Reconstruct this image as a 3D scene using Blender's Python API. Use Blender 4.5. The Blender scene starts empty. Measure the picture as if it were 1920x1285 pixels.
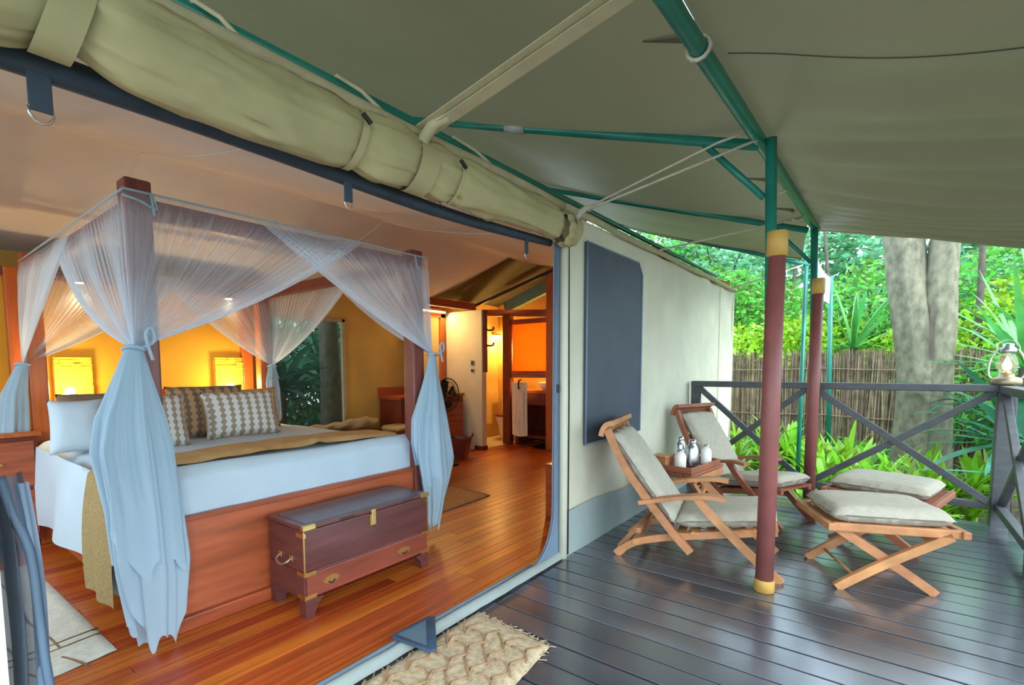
import bpy, bmesh, math, random
from mathutils import Vector, Matrix, noise
R_ = random.Random(7)
PI = math.pi
sc = bpy.context.scene
COL = sc.collection

# ------------------------------------------------------------------ camera
F_, PX, PY = 933.2, 908.1, 759.06
YAW, PIT, ROL = 0.677015, -0.0762781, -0.00627024
fw = Vector((math.cos(YAW)*math.cos(PIT), math.sin(YAW)*math.cos(PIT), math.sin(PIT)))
rt = Vector((math.sin(YAW), -math.cos(YAW), 0))
up = rt.cross(fw)
cr, sr = math.cos(ROL), math.sin(ROL)
rt, up = cr*rt + sr*up, cr*up - sr*rt
cam = bpy.data.cameras.new('camera')
cam.sensor_fit = 'HORIZONTAL'; cam.sensor_width = 36
cam.lens = F_/1920*36
cam.shift_x = (960-PX)/1920
cam.shift_y = (PY-642.5)/1920
cam.clip_start = .02; cam.clip_end = 200
camo = bpy.data.objects.new('camera', cam); COL.objects.link(camo)
camo.matrix_world = Matrix(((rt.x, up.x, -fw.x, 0), (rt.y, up.y, -fw.y, 0), (rt.z, up.z, -fw.z, 1.2), (0, 0, 0, 1)))
sc.camera = camo

# ------------------------------------------------------------------ world and exposure
w = bpy.data.worlds.new('world'); sc.world = w; w.use_nodes = True
nt = w.node_tree; nt.nodes.clear()
wo = nt.nodes.new('ShaderNodeOutputWorld'); bg = nt.nodes.new('ShaderNodeBackground')
tc = nt.nodes.new('ShaderNodeTexCoord'); sx = nt.nodes.new('ShaderNodeSeparateXYZ'); rp = nt.nodes.new('ShaderNodeValToRGB')
nt.links.new(tc.outputs['Generated'], sx.inputs[0]); nt.links.new(sx.outputs['Z'], rp.inputs[0])
rp.color_ramp.elements[0].position = .0; rp.color_ramp.elements[0].color = (.74, .89, 1, 1)
rp.color_ramp.elements[1].position = .9; rp.color_ramp.elements[1].color = (.52, .76, 1, 1)
nt.links.new(rp.outputs[0], bg.inputs[0]); nt.links.new(bg.outputs[0], wo.inputs[0])
bg.inputs[1].default_value = 2.6
sun = bpy.data.lights.new('sun', 'SUN'); sun.energy = 3.0; sun.angle = math.radians(60); sun.color = (1, .99, .96)
suno = bpy.data.objects.new('sun', sun); COL.objects.link(suno)
suno.rotation_euler = (math.radians(35), math.radians(-18), 0)
vs = sc.view_settings
sc.display_settings.display_device = 'sRGB'
vs.view_transform = 'Standard'; vs.look = 'None'; vs.gamma = 1; vs.use_curve_mapping = False
vs.exposure = 0.85
sc.cycles.max_bounces = 10; sc.cycles.diffuse_bounces = 6; sc.cycles.transparent_max_bounces = 16
sc.cycles.sample_clamp_indirect = 4.0

# ------------------------------------------------------------------ materials
MATS = {}
def M(name, col, rough=.6, var=.12, scale=6, bump=0., bscale=80, metal=0., st=(1, 1, 1), rnd=0., isl=0., coat=0., trans=0., tcol=None, emit=0., alpha=1., detail=4, spec=.5):
    m = bpy.data.materials.new(name); m.use_nodes = True; n = m.node_tree.nodes; l = m.node_tree.links
    b = n['Principled BSDF']; out = n['Material Output']
    b.inputs['Roughness'].default_value = rough; b.inputs['Metallic'].default_value = metal
    b.inputs['Specular IOR Level'].default_value = spec
    if coat: b.inputs['Coat Weight'].default_value = coat; b.inputs['Coat Roughness'].default_value = .2; b.inputs['Coat IOR'].default_value = 1.65
    t = n.new('ShaderNodeTexCoord'); mp = n.new('ShaderNodeMapping'); mp.inputs['Scale'].default_value = st
    l.new(t.outputs['Object'], mp.inputs[0])
    vec = mp.outputs[0]
    if rnd:
        oi = n.new('ShaderNodeObjectInfo'); ad = n.new('ShaderNodeVectorMath'); ad.operation = 'MULTIPLY_ADD'
        l.new(oi.outputs['Random'], ad.inputs[0]); ad.inputs[1].default_value = (37, 53, 71); l.new(vec, ad.inputs[2]); vec = ad.outputs[0]
    nz = n.new('ShaderNodeTexNoise'); nz.inputs['Scale'].default_value = scale; nz.inputs['Detail'].default_value = detail
    l.new(vec, nz.inputs['Vector'])
    cr_ = n.new('ShaderNodeValToRGB'); cr_.color_ramp.elements[0].position = .3; cr_.color_ramp.elements[1].position = .7
    cr_.color_ramp.elements[0].color = (*[max(0, c*(1-var)) for c in col], 1); cr_.color_ramp.elements[1].color = (*[min(1, c*(1+var)) for c in col], 1)
    l.new(nz.outputs[0], cr_.inputs[0]); c = cr_.outputs[0]
    for amt, src in ((rnd, 'o'), (isl, 'i')):
        if amt:
            if src == 'o': so = oi.outputs['Random']
            else:
                g = n.new('ShaderNodeNewGeometry'); so = g.outputs['Random Per Island']
            mr = n.new('ShaderNodeMapRange'); mr.inputs['To Min'].default_value = 1-amt; mr.inputs['To Max'].default_value = 1+amt
            l.new(so, mr.inputs[0]); hs = n.new('ShaderNodeHueSaturation')
            l.new(mr.outputs[0], hs.inputs['Value']); l.new(c, hs.inputs['Color'])
            mh = n.new('ShaderNodeMapRange'); mh.inputs['To Min'].default_value = .5-amt*.06; mh.inputs['To Max'].default_value = .5+amt*.05
            l.new(so, mh.inputs[0]); l.new(mh.outputs[0], hs.inputs['Hue']); c = hs.outputs[0]
    l.new(c, b.inputs['Base Color'])
    if bump:
        nb = n.new('ShaderNodeTexNoise'); nb.inputs['Scale'].default_value = bscale; nb.inputs['Detail'].default_value = 3; l.new(vec, nb.inputs['Vector'])
        bp = n.new('ShaderNodeBump'); bp.inputs['Strength'].default_value = bump; bp.inputs['Distance'].default_value = .004
        l.new(nb.outputs[0], bp.inputs['Height']); l.new(bp.outputs[0], b.inputs['Normal'])
    if emit:
        b.inputs['Emission Color'].default_value = (*col, 1); b.inputs['Emission Strength'].default_value = emit
    sh = b.outputs[0]
    if trans:
        tr = n.new('ShaderNodeBsdfTranslucent'); mx = n.new('ShaderNodeMixShader'); mx.inputs[0].default_value = trans
        if tcol: tr.inputs[0].default_value = (*tcol, 1)
        else: l.new(c, tr.inputs[0])
        l.new(sh, mx.inputs[1]); l.new(tr.outputs[0], mx.inputs[2]); sh = mx.outputs[0]
    if alpha < 1:
        ta = n.new('ShaderNodeBsdfTransparent'); mx = n.new('ShaderNodeMixShader'); mx.inputs[0].default_value = alpha
        l.new(ta.outputs[0], mx.inputs[1]); l.new(sh, mx.inputs[2]); sh = mx.outputs[0]
    l.new(sh, out.inputs[0])
    MATS[name] = m
    return m

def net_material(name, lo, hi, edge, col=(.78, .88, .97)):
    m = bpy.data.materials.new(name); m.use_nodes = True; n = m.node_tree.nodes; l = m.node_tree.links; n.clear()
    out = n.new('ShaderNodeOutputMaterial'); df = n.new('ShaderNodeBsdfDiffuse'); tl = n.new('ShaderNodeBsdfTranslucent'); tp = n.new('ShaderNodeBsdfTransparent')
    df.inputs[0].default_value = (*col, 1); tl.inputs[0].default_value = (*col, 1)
    a = n.new('ShaderNodeMixShader'); a.inputs[0].default_value = .35; l.new(df.outputs[0], a.inputs[1]); l.new(tl.outputs[0], a.inputs[2])
    uv = n.new('ShaderNodeTexCoord'); mp = n.new('ShaderNodeMapping'); mp.inputs['Scale'].default_value = (60, 1.2, 1); l.new(uv.outputs['UV'], mp.inputs[0])
    nz = n.new('ShaderNodeTexNoise'); nz.inputs['Scale'].default_value = 1; nz.inputs['Detail'].default_value = 3; l.new(mp.outputs[0], nz.inputs['Vector'])
    mr = n.new('ShaderNodeMapRange'); mr.inputs['From Min'].default_value = .33; mr.inputs['From Max'].default_value = .68; mr.inputs['To Min'].default_value = lo; mr.inputs['To Max'].default_value = hi
    l.new(nz.outputs[0], mr.inputs[0])
    s = n.new('ShaderNodeSeparateXYZ'); l.new(uv.outputs['UV'], s.inputs[0])
    e = n.new('ShaderNodeMapRange'); e.inputs['From Min'].default_value = .74; e.inputs['From Max'].default_value = .98; e.inputs['To Max'].default_value = edge; l.new(s.outputs['X'], e.inputs[0])
    k = n.new('ShaderNodeMapRange'); k.inputs['From Min'].default_value = .5; k.inputs['From Max'].default_value = 1.; k.inputs['To Max'].default_value = .45; l.new(s.outputs['Y'], k.inputs[0])
    ad = n.new('ShaderNodeMath'); l.new(mr.outputs[0], ad.inputs[0]); l.new(e.outputs[0], ad.inputs[1])
    ad2 = n.new('ShaderNodeMath'); ad2.use_clamp = True; l.new(ad.outputs[0], ad2.inputs[0]); l.new(k.outputs[0], ad2.inputs[1])
    th = n.new('ShaderNodeMapRange'); th.inputs['From Max'].default_value = .16; th.inputs['To Min'].default_value = .45; l.new(s.outputs['Y'], th.inputs[0])
    mu = n.new('ShaderNodeMath'); mu.operation = 'MULTIPLY'; l.new(ad2.outputs[0], mu.inputs[0]); l.new(th.outputs[0], mu.inputs[1])
    mx = n.new('ShaderNodeMixShader'); l.new(mu.outputs[0] if edge > .2 else ad2.outputs[0], mx.inputs[0]); l.new(tp.outputs[0], mx.inputs[1]); l.new(a.outputs[0], mx.inputs[2]); l.new(mx.outputs[0], out.inputs[0])
    return m

canvas = M('canvas', (.66, .635, .48), .85, .08, 3, .25, 60)
canvas_roll = M('canvas_roll', (.43, .37, .18), .85, .12, 4, .35, 25)
lining = M('lining', (.66, .655, .64), .9, .06, 2, .15, 40)
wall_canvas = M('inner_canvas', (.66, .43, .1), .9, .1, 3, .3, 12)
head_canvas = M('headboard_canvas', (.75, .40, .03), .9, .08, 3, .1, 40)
fly_m = M('fly_canvas', (.14, .12, .074), .5, .2, 1.3, .2, 14, trans=.10, tcol=(.17, .155, .08))
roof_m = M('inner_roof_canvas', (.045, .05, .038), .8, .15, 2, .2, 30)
band_m = M('splash_band', (.33, .4, .38), .7, .1, 3, .2, 30)
sill_m = M('sill_canvas', (.30, .34, .31), .7, .1, 4, .2, 40)
mesh_m = M('window_mesh', (.06, .075, .1), .6, .1, 5, .15, 300)
strip_m = M('grey_mesh_strip', (.16, .22, .29), .6, .1, 5, .1, 100)
web_m = M('black_webbing', (.028, .046, .064), .7, .2, 10, .2, 120)
flap_m = M('blue_flap', (.03, .06, .1), .7, .2, 8, .2, 60)
green_m = M('green_paint', (.012, .19, .135), .3, .2, 6, .05, 60)
red_m = M('red_leather', (.24, .072, .062), .5, .12, 8, .15, 60)
collar_m = M('yellow_collar', (.5, .29, .06), .6, .15, 10, .1, 60)
rail_m = M('grey_rail_paint', (.065, .068, .072), .45, .2, 8, .1, 40, st=(1, 1, 4))
deck_m = M('deck_paint', (.06, .063, .073), .27, .35, 5, .12, 60, st=(1, .25, 1), rnd=.22, spec=.8, coat=.9)
joist_m = M('deck_joist', (.012, .012, .012), .9, .2)
floor_m = M('floor_wood', (.44, .095, .012), .36, .38, 5, .06, 40, st=(.3, 9, 1), rnd=.22, coat=.05, spec=.35)
bed_m = M('bed_wood', (.36, .075, .025), .35, .3, 5, .08, 30, st=(.5, .5, 5), rnd=.08)
bedh_m = M('bed_panel_wood', (.42, .1, .035), .35, .28, 4, .06, 30, st=(.7, 1, 5))
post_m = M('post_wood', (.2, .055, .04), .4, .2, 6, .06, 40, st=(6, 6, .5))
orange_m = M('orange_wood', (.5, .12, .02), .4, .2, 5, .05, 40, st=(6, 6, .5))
chest_m = M('chest_wood', (.12, .035, .03), .3, .25, 5, .05, 40, st=(.5, 1, 5), coat=.2)
drawer_m = M('drawer_wood', (.24, .055, .03), .3, .25, 5, .05, 40, st=(.5, 1, 5), coat=.2)
dark_wood = M('dark_red_wood', (.16, .025, .012), .4, .25, 6, .05, 40)
brass_m = M('brass', (.75, .52, .18), .35, .1, 20, metal=1)
teak_m = M('teak', (.5, .22, .085), .5, .25, 6, .08, 60, st=(1.5, 1.5, 1.5), rnd=.1)
teak_dark = M('teak_reddish', (.3, .1, .05), .5, .25, 6, .08, 60)
linen_m = M('linen_cushion', (.43, .395, .305), .9, .08, 30, .4, 160)
pipe_m = M('dark_piping', (.17, .15, .12), .8)
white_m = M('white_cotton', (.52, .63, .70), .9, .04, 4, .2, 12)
throw_m = M('tan_throw', (.5, .3, .11), .9, .15, 10, .4, 90)
weave_m = M('gold_weave', (.34, .235, .09), .85, .3, 60, .6, 160, st=(1, 1, 3))
taupe_m = M('taupe_pillow', (.2, .13, .08), .9, .15, 12, .3, 120)
tanp_m = M('tan_pillow', (.36, .22, .11), .9, .15, 12, .3, 120)
jute_m = M('jute', (.50, .385, .235), .95, .25, 40, .9, 90)
jute_dark = M('jute_braid', (.36, .22, .11), .95, .25, 40, .8, 90)
cream_m = M('cream_rug', (.62, .58, .47), .95, .12, 25, .7, 120)
brown_line = M('brown_rug_line', (.24, .13, .06), .95, .2, 30, .5, 90)
sisal_m = M('sisal_rug', (.5, .3, .13), .95, .2, 40, .6, 120)
stone_m = M('lamp_panel_stone', (.72, .46, .03), .8, .35, 16, .8, 22)
plaster_m = M('cream_plaster', (.72, .62, .42), .7, .05, 4)
steel_m = M('brushed_steel', (.62, .67, .7), .25, .05, 10, metal=1)
dark_metal = M('dark_metal', (.03, .028, .028), .4, .1, 10, metal=.7)
grey_metal = M('lantern_metal', (.5, .5, .46), .35, .2, 12, metal=.9)
redglass = M('red_glass', (.5, .01, .005), .15)
ceramic = M('white_ceramic', (.85, .82, .74), .15, .02)
towel_m = M('towel', (.8, .74, .58), .95, .06, 12, .5, 90)
mirror_m = M('mirror', (.75, .62, .35), .08, .03, 3, metal=1)
panel_m = M('orange_wall_panel', (.8, .38, .03), .7, .08, 4, trans=.6, tcol=(.9, .42, .03))
bathwall_m = M('yellow_bath_wall', (.78, .6, .16), .7, .06, 4)
rope_m = M('cotton_rope', (.5, .45, .34), .9, .15, 60, .5, 120)
strap_m = M('canvas_strap', (.46, .40, .235), .85, .1, 12, .3, 120)
soil_m = M('soil', (.06, .05, .025), 1, .5, 3, .6, 12)
bark_m = M("bark", (.19, .175, .115), .9, .4, 14, 1.0, 30, st=(1, 1, .6), detail=10)
dbark_m = M('dark_bark', (.1, .08, .06), .9, .4, 6, .6, 14)
reed_m = M('reed', (.25, .18, .115), .9, .35, 10, .3, 40, isl=.4)
thatch_edge = M('reed_rail', (.24, .18, .11), .9, .3, 10)
leaf_y = M('leaf_bright', (.34, .58, .03), .4, .25, 2, isl=.45, trans=.4)
leaf_g = M('leaf_green', (.13, .40, .05), .4, .3, 2, isl=.5, trans=.35)
leaf_b = M('leaf_bluegreen', (.16, .42, .2), .45, .3, 2, isl=.5, trans=.35)
blade_g = M('blade_green', (.10, .36, .08), .35, .25, 4, rnd=.3, trans=.3)
blade_y = M('blade_bright', (.25, .50, .03), .35, .25, 4, rnd=.5, trans=.4)
blade_t = M('blade_teal', (.045, .19, .11), .4, .25, 4, rnd=.3, trans=.25)
glow = M('bulb_glow', (1, .82, .5), .5, 0, emit=14)
flame = M('flame_glow', (1, .5, .14), .5, 0, emit=4)
tube_glow = M('strip_glow', (1, .75, .35), .5, 0, emit=2.5)
chimney = M('lantern_glass', (.8, .8, .75), .05, 0, alpha=.13)
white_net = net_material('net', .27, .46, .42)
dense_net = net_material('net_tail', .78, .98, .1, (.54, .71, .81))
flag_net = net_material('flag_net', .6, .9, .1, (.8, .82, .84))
dark_net = M('dark_door_net', (.08, .11, .15), .7, .1, 5, alpha=.75)
win_pane = M('tinted_mesh_pane', (.02, .05, .06), .5, .1, 5, alpha=.45)

# ------------------------------------------------------------------ helpers
def mesh_obj(name, bm, mat, parent=None, smooth=False, loc=None):
    me = bpy.data.meshes.new(name)
    bm.normal_update(); bm.to_mesh(me); bm.free()
    if smooth:
        for p in me.polygons: p.use_smooth = True
    for m in (mat if isinstance(mat, (list, tuple)) else [mat]): me.materials.append(m)
    o = bpy.data.objects.new(name, me); COL.objects.link(o)
    if parent: o.parent = parent
    if loc: o.location = loc
    return o
def tag(o, label=None, cat=None, group=None, kind=None):
    if label: o['label'] = label
    if cat: o['category'] = cat
    if group: o['group'] = group
    if kind: o['kind'] = kind
    return o
def thing(name, label, cat, loc=(0, 0, 0), rz=0, group=None):
    o = bpy.data.objects.new(name, None); COL.objects.link(o); o.empty_display_size = .1
    o.location = loc; o.rotation_euler = (0, 0, rz)
    return tag(o, label, cat, group)
def copy_tree(o, parent=None):
    c = o.copy(); COL.objects.link(c); c.parent = parent
    for ch in list(o.children): copy_tree(ch, c)
    return c
def NB(): return bmesh.new()
def box(bm, x0, x1, y0, y1, z0, z1, bev=0., mtx=None):
    g = bmesh.ops.create_cube(bm, size=1)
    v = g['verts']
    bmesh.ops.scale(bm, vec=(abs(x1-x0), abs(y1-y0), abs(z1-z0)), verts=v)
    bmesh.ops.translate(bm, vec=((x0+x1)/2, (y0+y1)/2, (z0+z1)/2), verts=v)
    if bev:
        es = list({e for q in v for e in q.link_edges})
        r = bmesh.ops.bevel(bm, geom=es, offset=bev, segments=2, affect='EDGES', profile=.5)
        v = list({q for f in r['faces'] for q in f.verts} | {q for q in v if q.is_valid})
    if mtx is not None: bmesh.ops.transform(bm, matrix=mtx, verts=v)
    return v
def bar(bm, a, b, wd, ht, bev=0., upv=(0, 0, 1)):
    a, b = Vector(a), Vector(b); d = b-a; L = d.length; d.normalize()
    s = d.cross(Vector(upv));
    if s.length < 1e-4: s = d.cross(Vector((1, 0, 0)))
    s.normalize(); u = s.cross(d)
    m = Matrix(((d.x, s.x, u.x, 0), (d.y, s.y, u.y, 0), (d.z, s.z, u.z, 0), (0, 0, 0, 1)))
    m.translation = (a+b)/2
    return box(bm, -L/2, L/2, -wd/2, wd/2, -ht/2, ht/2, bev, m)
def tube(bm, pts, r, seg=10, cap=True, uvn=None):
    pts = [Vector(p) for p in pts]; rs = r if isinstance(r, (list, tuple)) else [r]*len(pts)
    rings = []; ref = None
    for i, p in enumerate(pts):
        t = (pts[min(i+1, len(pts)-1)]-pts[max(i-1, 0)]).normalized()
        if ref is None: ref = t.orthogonal().normalized()
        else:
            ref = ref - t*ref.dot(t); ref.normalize()
        b = t.cross(ref)
        rings.append([bm.verts.new(p+(ref*math.cos(2*PI*k/seg)+b*math.sin(2*PI*k/seg))*rs[i]) for k in range(seg)])
    for i in range(len(rings)-1):
        for k in range(seg):
            bm.faces.new((rings[i][k], rings[i][(k+1) % seg], rings[i+1][(k+1) % seg], rings[i+1][k]))
    if cap:
        bm.faces.new(rings[0][::-1]); bm.faces.new(rings[-1])
    return rings
def lathe(bm, prof, seg=20, c=(0, 0, 0)):
    rings = []
    for r, z in prof:
        rings.append([bm.verts.new((c[0]+r*math.cos(2*PI*k/seg), c[1]+r*math.sin(2*PI*k/seg), c[2]+z)) for k in range(seg)])
    for i in range(len(rings)-1):
        for k in range(seg):
            bm.faces.new((rings[i][k], rings[i][(k+1) % seg], rings[i+1][(k+1) % seg], rings[i+1][k]))
    if prof[0][0] > 1e-4: bm.faces.new(rings[0][::-1])
    if prof[-1][0] > 1e-4: bm.faces.new(rings[-1])
def surf(bm, fn, nu, nv, closed=False):
    uvl = bm.loops.layers.uv.verify()
    g = [[bm.verts.new(fn(i/nu, j/nv)) for j in range(nv+1)] for i in range(nu if closed else nu+1)]
    for i in range(nu):
        for j in range(nv):
            i2 = (i+1) % nu if closed else i+1
            f = bm.faces.new((g[i][j], g[i2][j], g[i2][j+1], g[i][j+1]))
            for lp, (a, b) in zip(f.loops, ((i, j), (i+1, j), (i+1, j+1), (i, j+1))): lp[uvl].uv = (a/nu, b/nv)
    return g
def prism(bm, pts, a0, a1, axis=1):
    """polygon pts extruded along axis; pts are the two other coordinates in order"""
    def mk(p, a):
        q = list(p); q.insert(axis, a); return bm.verts.new(q)
    A = [mk(p, a0) for p in pts]; B = [mk(p, a1) for p in pts]
    n = len(pts)
    bm.faces.new(A); bm.faces.new(B[::-1])
    for i in range(n): bm.faces.new((A[i], B[i], B[(i+1) % n], A[(i+1) % n]))
    bmesh.ops.recalc_face_normals(bm, faces=bm.faces[:])
def ribbon(bm, pts, th, w0, w1, ths=None):
    """bar of rectangular section along a polyline of (s,z), from w0 to w1 across; local axes s=x, w=y"""
    n = len(pts); P = [Vector(p) for p in pts]; rings = []
    for i in range(n):
        t = (P[min(i+1, n-1)]-P[max(i-1, 0)]).normalized(); nn = Vector((-t.y, t.x)); h = (ths[i] if ths else th)/2
        a, b = P[i]+nn*h, P[i]-nn*h
        rings.append([bm.verts.new((a.x, w0, a.y)), bm.verts.new((a.x, w1, a.y)), bm.verts.new((b.x, w1, b.y)), bm.verts.new((b.x, w0, b.y))])
    for i in range(n-1):
        for k in range(4): bm.faces.new((rings[i][k], rings[i][(k+1) % 4], rings[i+1][(k+1) % 4], rings[i+1][k]))
    bm.faces.new(rings[0][::-1]); bm.faces.new(rings[-1])
    bmesh.ops.recalc_face_normals(bm, faces=bm.faces[:])
def fine(pts, k=4):
    """Catmull-Rom refinement of a polyline"""
    P = [Vector(p) for p in pts]; out = []
    for i in range(len(P)-1):
        p0, p1, p2, p3 = P[max(i-1, 0)], P[i], P[i+1], P[min(i+2, len(P)-1)]
        for j in range(k):
            t = j/k
            out.append(.5*((2*p1)+(p2-p0)*t+(2*p0-5*p1+4*p2-p3)*t*t+(3*p1-p0-3*p2+p3)*t**3))
    out.append(P[-1]); return out
def n3(x, y, z=0.): return noise.noise(Vector((x, y, z)))
def simple(name, fn, mat, label, cat, parent=None, smooth=False, group=None, kind=None):
    bm = NB(); fn(bm); o = mesh_obj(name, bm, mat, parent, smooth)
    return tag(o, label, cat, group, kind)
def part(name, fn, mat, parent, smooth=False, label=None):
    bm = NB(); fn(bm); o = mesh_obj(name, bm, mat, parent, smooth)
    if label: o['label'] = label
    return o
def struct(name, fn, mat, smooth=False, parent=None):
    bm = NB(); fn(bm); o = mesh_obj(name, bm, mat, parent, smooth)
    if not parent: o['kind'] = 'structure'
    return o

# ================================================================== SETTING
# ---- ground, decks and floors
def ground_f(bm):
    surf(bm, lambda u, v: (-8+u*48, -22+v*44, -.62+.12*n3(u*20, v*20)), 60, 60)
struct('ground', ground_f, soil_m, True)
deck = struct('deck', lambda bm: box(bm, -1.3, 5.27, -.74, 1.5, -.16, -.045), joist_m)
x = 2.376-.1425*26
while x < 5.2:
    b = part('deck_board', lambda bm: box(bm, 0, .1315, -.80, 1.52, -.045, 0, .0012), deck_m, deck); b.location = (x+.003, 0, R_.uniform(-.0015, .0015)); x += .1425
floor = struct('floor', lambda bm: box(bm, -.7, 6.92, 1.56, 5.24, -.16, -.03), joist_m)
pl_meshes = {}
def plank(x0, x1, y0, wd):
    L = round(x1-x0, 2)
    if (L, wd) not in pl_meshes:
        bm = NB(); box(bm, 0, L-.002, 0, wd-.0015, -.03, 0, .0012)
        o = mesh_obj('plank', bm, floor_m, floor); pl_meshes[(L, wd)] = o.data
    else:
        o = bpy.data.objects.new('plank', pl_meshes[(L, wd)]); COL.objects.link(o); o.parent = floor
    o.location = (x0, y0, 0)
y = 1.575; row = 0
while y < 5.16:
    x = -.7 - R_.choice((0, .4, .8, 1.1))
    while x < 6.0:
        L = R_.choice((1.2, 1.6, 2.0)); plank(x, x+L, y, .085); x += L
    y += .085

# ---- front eave beam, fly and ridge
FX0 = -.6
def sag(t): return 4*t*(1-t)
def fly_left(u, v):
    X = FX0+u*(7.15-FX0)
    if v < .6:
        t = v/.6; ys = .56+max(0, X-5.05)*.13; Y = ys+t*(3.6-ys); z = 2.375+(Y-.56)/3.04*1.11-.05*sag(t)
    else:
        t = (v-.6)/.4; Y = 3.6+t*2.6; z = 3.485-t*1.1-.05*sag(t)
    z += .012*n3(X*1.3, Y*.8)*min(1, v*8)-.03*abs(math.sin(X*PI/2.06))*sag(min(v/.6, 1))
    return (X, Y, z)
def fly_right(u, v):
    X = FX0+u*(5.25-FX0); Y = .56-v*1.6; e = max(0, (u-.55)/.45)
    z = 2.378-.27*v*1.6+.03*v*v-.06*sag(v)*sag((X-.9)/2.06 % 1)
    z += v**.7*(1-v*.35)*(.020+.030*e)*math.sin(X*(9+8*e)+2.4*n3(X*.7, Y*1.1, 3)) + min(1, v*6)*(.045*n3(X*1.3, Y*.9, 5)+.028*n3(X*4, Y*1.0, 8))
    return (X, Y, z)
roof = struct('roof', lambda bm: surf(bm, fly_left, 70, 40), fly_m, True)
rf = struct('roof_extension', lambda bm: surf(bm, fly_right, 150, 40), fly_m, True)
def seam_f(bm):
    for uu in (.46,):
        tube(bm, [Vector(fly_right(uu, v/30))-Vector((0, 0, .001)) for v in range(1, 31)], .0025, 6)
part('seam', seam_f, M('seam_thread', (.06, .058, .035), .8), rf)
part('hem', lambda bm: tube(bm, [Vector(fly_right(1, v/40)) for v in range(41)], .011, 6), strap_m, rf, True)
part('hem', lambda bm: tube(bm, [Vector(fly_left(1, v/40)) for v in range(41)], .011, 6), fly_m, roof, True)

# ---- inner tent lining
def lin(u, v):
    X = -.75+u*5.72
    if v < .5:
        t = v/.5; Y = 1.62+t*1.98; z = 2.13+.41*(t*t*.72+t*.28)
    else:
        t = (v-.5)/.5; Y = 3.6+t*1.62; z = 2.54-t*.44-.02*sag(t)
    z += .012*n3(X*.9, Y*.9, 2)-.015*sag((X*.5) % 1)*sag(v)
    return (X, Y, z)
ceil = struct('ceiling', lambda bm: surf(bm, lin, 60, 40), lining, True)
part('edge_binding', lambda bm: tube(bm, [Vector(lin(1, j/40)) for j in range(41)], .012, 6), strap_m, ceil, True)
for sx_ in (1.15, 3.05):
    uu = (sx_+.75)/5.72
    part('seam', lambda bm: tube(bm, [Vector(lin(uu, j/40))-Vector((0, 0, .003)) for j in range(41)], .004, 5), lining, ceil)
def inner_roof(u, v):
    X = 4.0+u*2.9
    if v < .5: t = v/.5; Y = 1.56+t*2.04; z = 2.16+.62*t
    else: t = (v-.5)/.5; Y = 3.6+t*1.75; z = 2.78-t*.6
    return (X, Y, z+.015*n3(X*1.5, Y*1.5))
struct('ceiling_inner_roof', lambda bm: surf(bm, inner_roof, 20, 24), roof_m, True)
# ---- walls
WY = 1.53
def wf(u, v):
    X = 2.66+u*(6.93-2.66); z = v*2.12
    d = .012*math.sin(X*9+z*5+3*n3(X, z))*max(0, min(1, (X-3.8)))*(.4+.6*v)+.01*n3(X*2.2, z*2.2)
    d *= min(1, max(0, (X-2.66)*4))*(0 if 2.85 < X < 3.95 else 1)
    return (X, WY+d, z)
wall = struct('wall_front', lambda bm: surf(bm, wf, 110, 36), canvas, True)
def band_f(bm):
    surf(bm, lambda u, v: (2.68+u*4.25, WY-.014+.004*n3(u*20, v*2), v*.285+.012*math.sin(u*22)*v), 40, 4)
part('splash_band', band_f, band_m, wall, True, 'grey band along the foot of the canvas wall')
part('eave_piping', lambda bm: tube(bm, [(2.6+k*.433, 1.5, 2.13+.006*math.sin(k*2.)) for k in range(11)], .022, 10), strap_m, wall, True)
part('corner_seam', lambda bm: tube(bm, [(6.2, WY-.03, .02), (6.2, WY-.02, 2.1)], .004, 6), strap_m, wall)
part('corner_edge', lambda bm: tube(bm, [(6.92, WY, .0), (6.92, WY, 2.12)], .016, 8), canvas, wall, True)
def win_f(bm):
    prism(bm, [(2.93, .685), (3.85, .685), (3.855, 1.90), (3.78, 1.985), (2.93, 1.99)], WY-.022, WY-.006, 1)
win = struct('window_1', win_f, mesh_m)
def wb_f(bm):
    pts = [(2.93, WY-.024, .685), (3.85, WY-.024, .685), (3.855, WY-.024, 1.90), (3.78, WY-.024, 1.985), (2.93, WY-.024, 1.99)]
    tube(bm, pts+[pts[0]], .007, 6)
part('window_binding', wb_f, strip_m, win, True)
# side / back walls of the tent
def plane_wall(name, x0, x1, y0, y1, z1, mat, amp=.012, z0=0.):
    def f(u, v):
        X = x0+(x1-x0)*u; Y = y0+(y1-y0)*u; z = z0+v*(z1-z0)
        d = amp*n3((X+Y)*2.5, z*2.5, 4)+amp*.5*math.sin(z*16+2*n3(X+Y, z))*sag(v)
        return (X+(d if x0 == x1 else 0), Y+(d if y0 == y1 else 0), z)
    return struct(name, lambda bm: surf(bm, f, 30, 24), mat, True)
def wl_f(bm):
    for y0, y1, z0, z1 in ((1.55, 1.85, 0, 2.2), (4.35, 5.25, 0, 2.2), (1.85, 4.35, 0, .45), (1.85, 4.35, 1.95, 2.45)): box(bm, -.74, -.72, y0, y1, z0, z1)
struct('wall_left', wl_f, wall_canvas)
w3 = struct('added_window', lambda bm: [bar(bm, (-.73, 1.85, z), (-.73, 4.35, z), .03, .04) for z in (.45, 1.2, 1.95)], strap_m)  # unseen window opening, added so daylight reaches the bed side and ceiling
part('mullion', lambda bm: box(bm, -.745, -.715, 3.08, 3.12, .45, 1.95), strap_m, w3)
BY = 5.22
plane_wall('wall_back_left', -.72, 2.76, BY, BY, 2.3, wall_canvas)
plane_wall('wall_back_right', 3.71, 6.93, BY, BY, 2.4, wall_canvas, .016)
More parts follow.
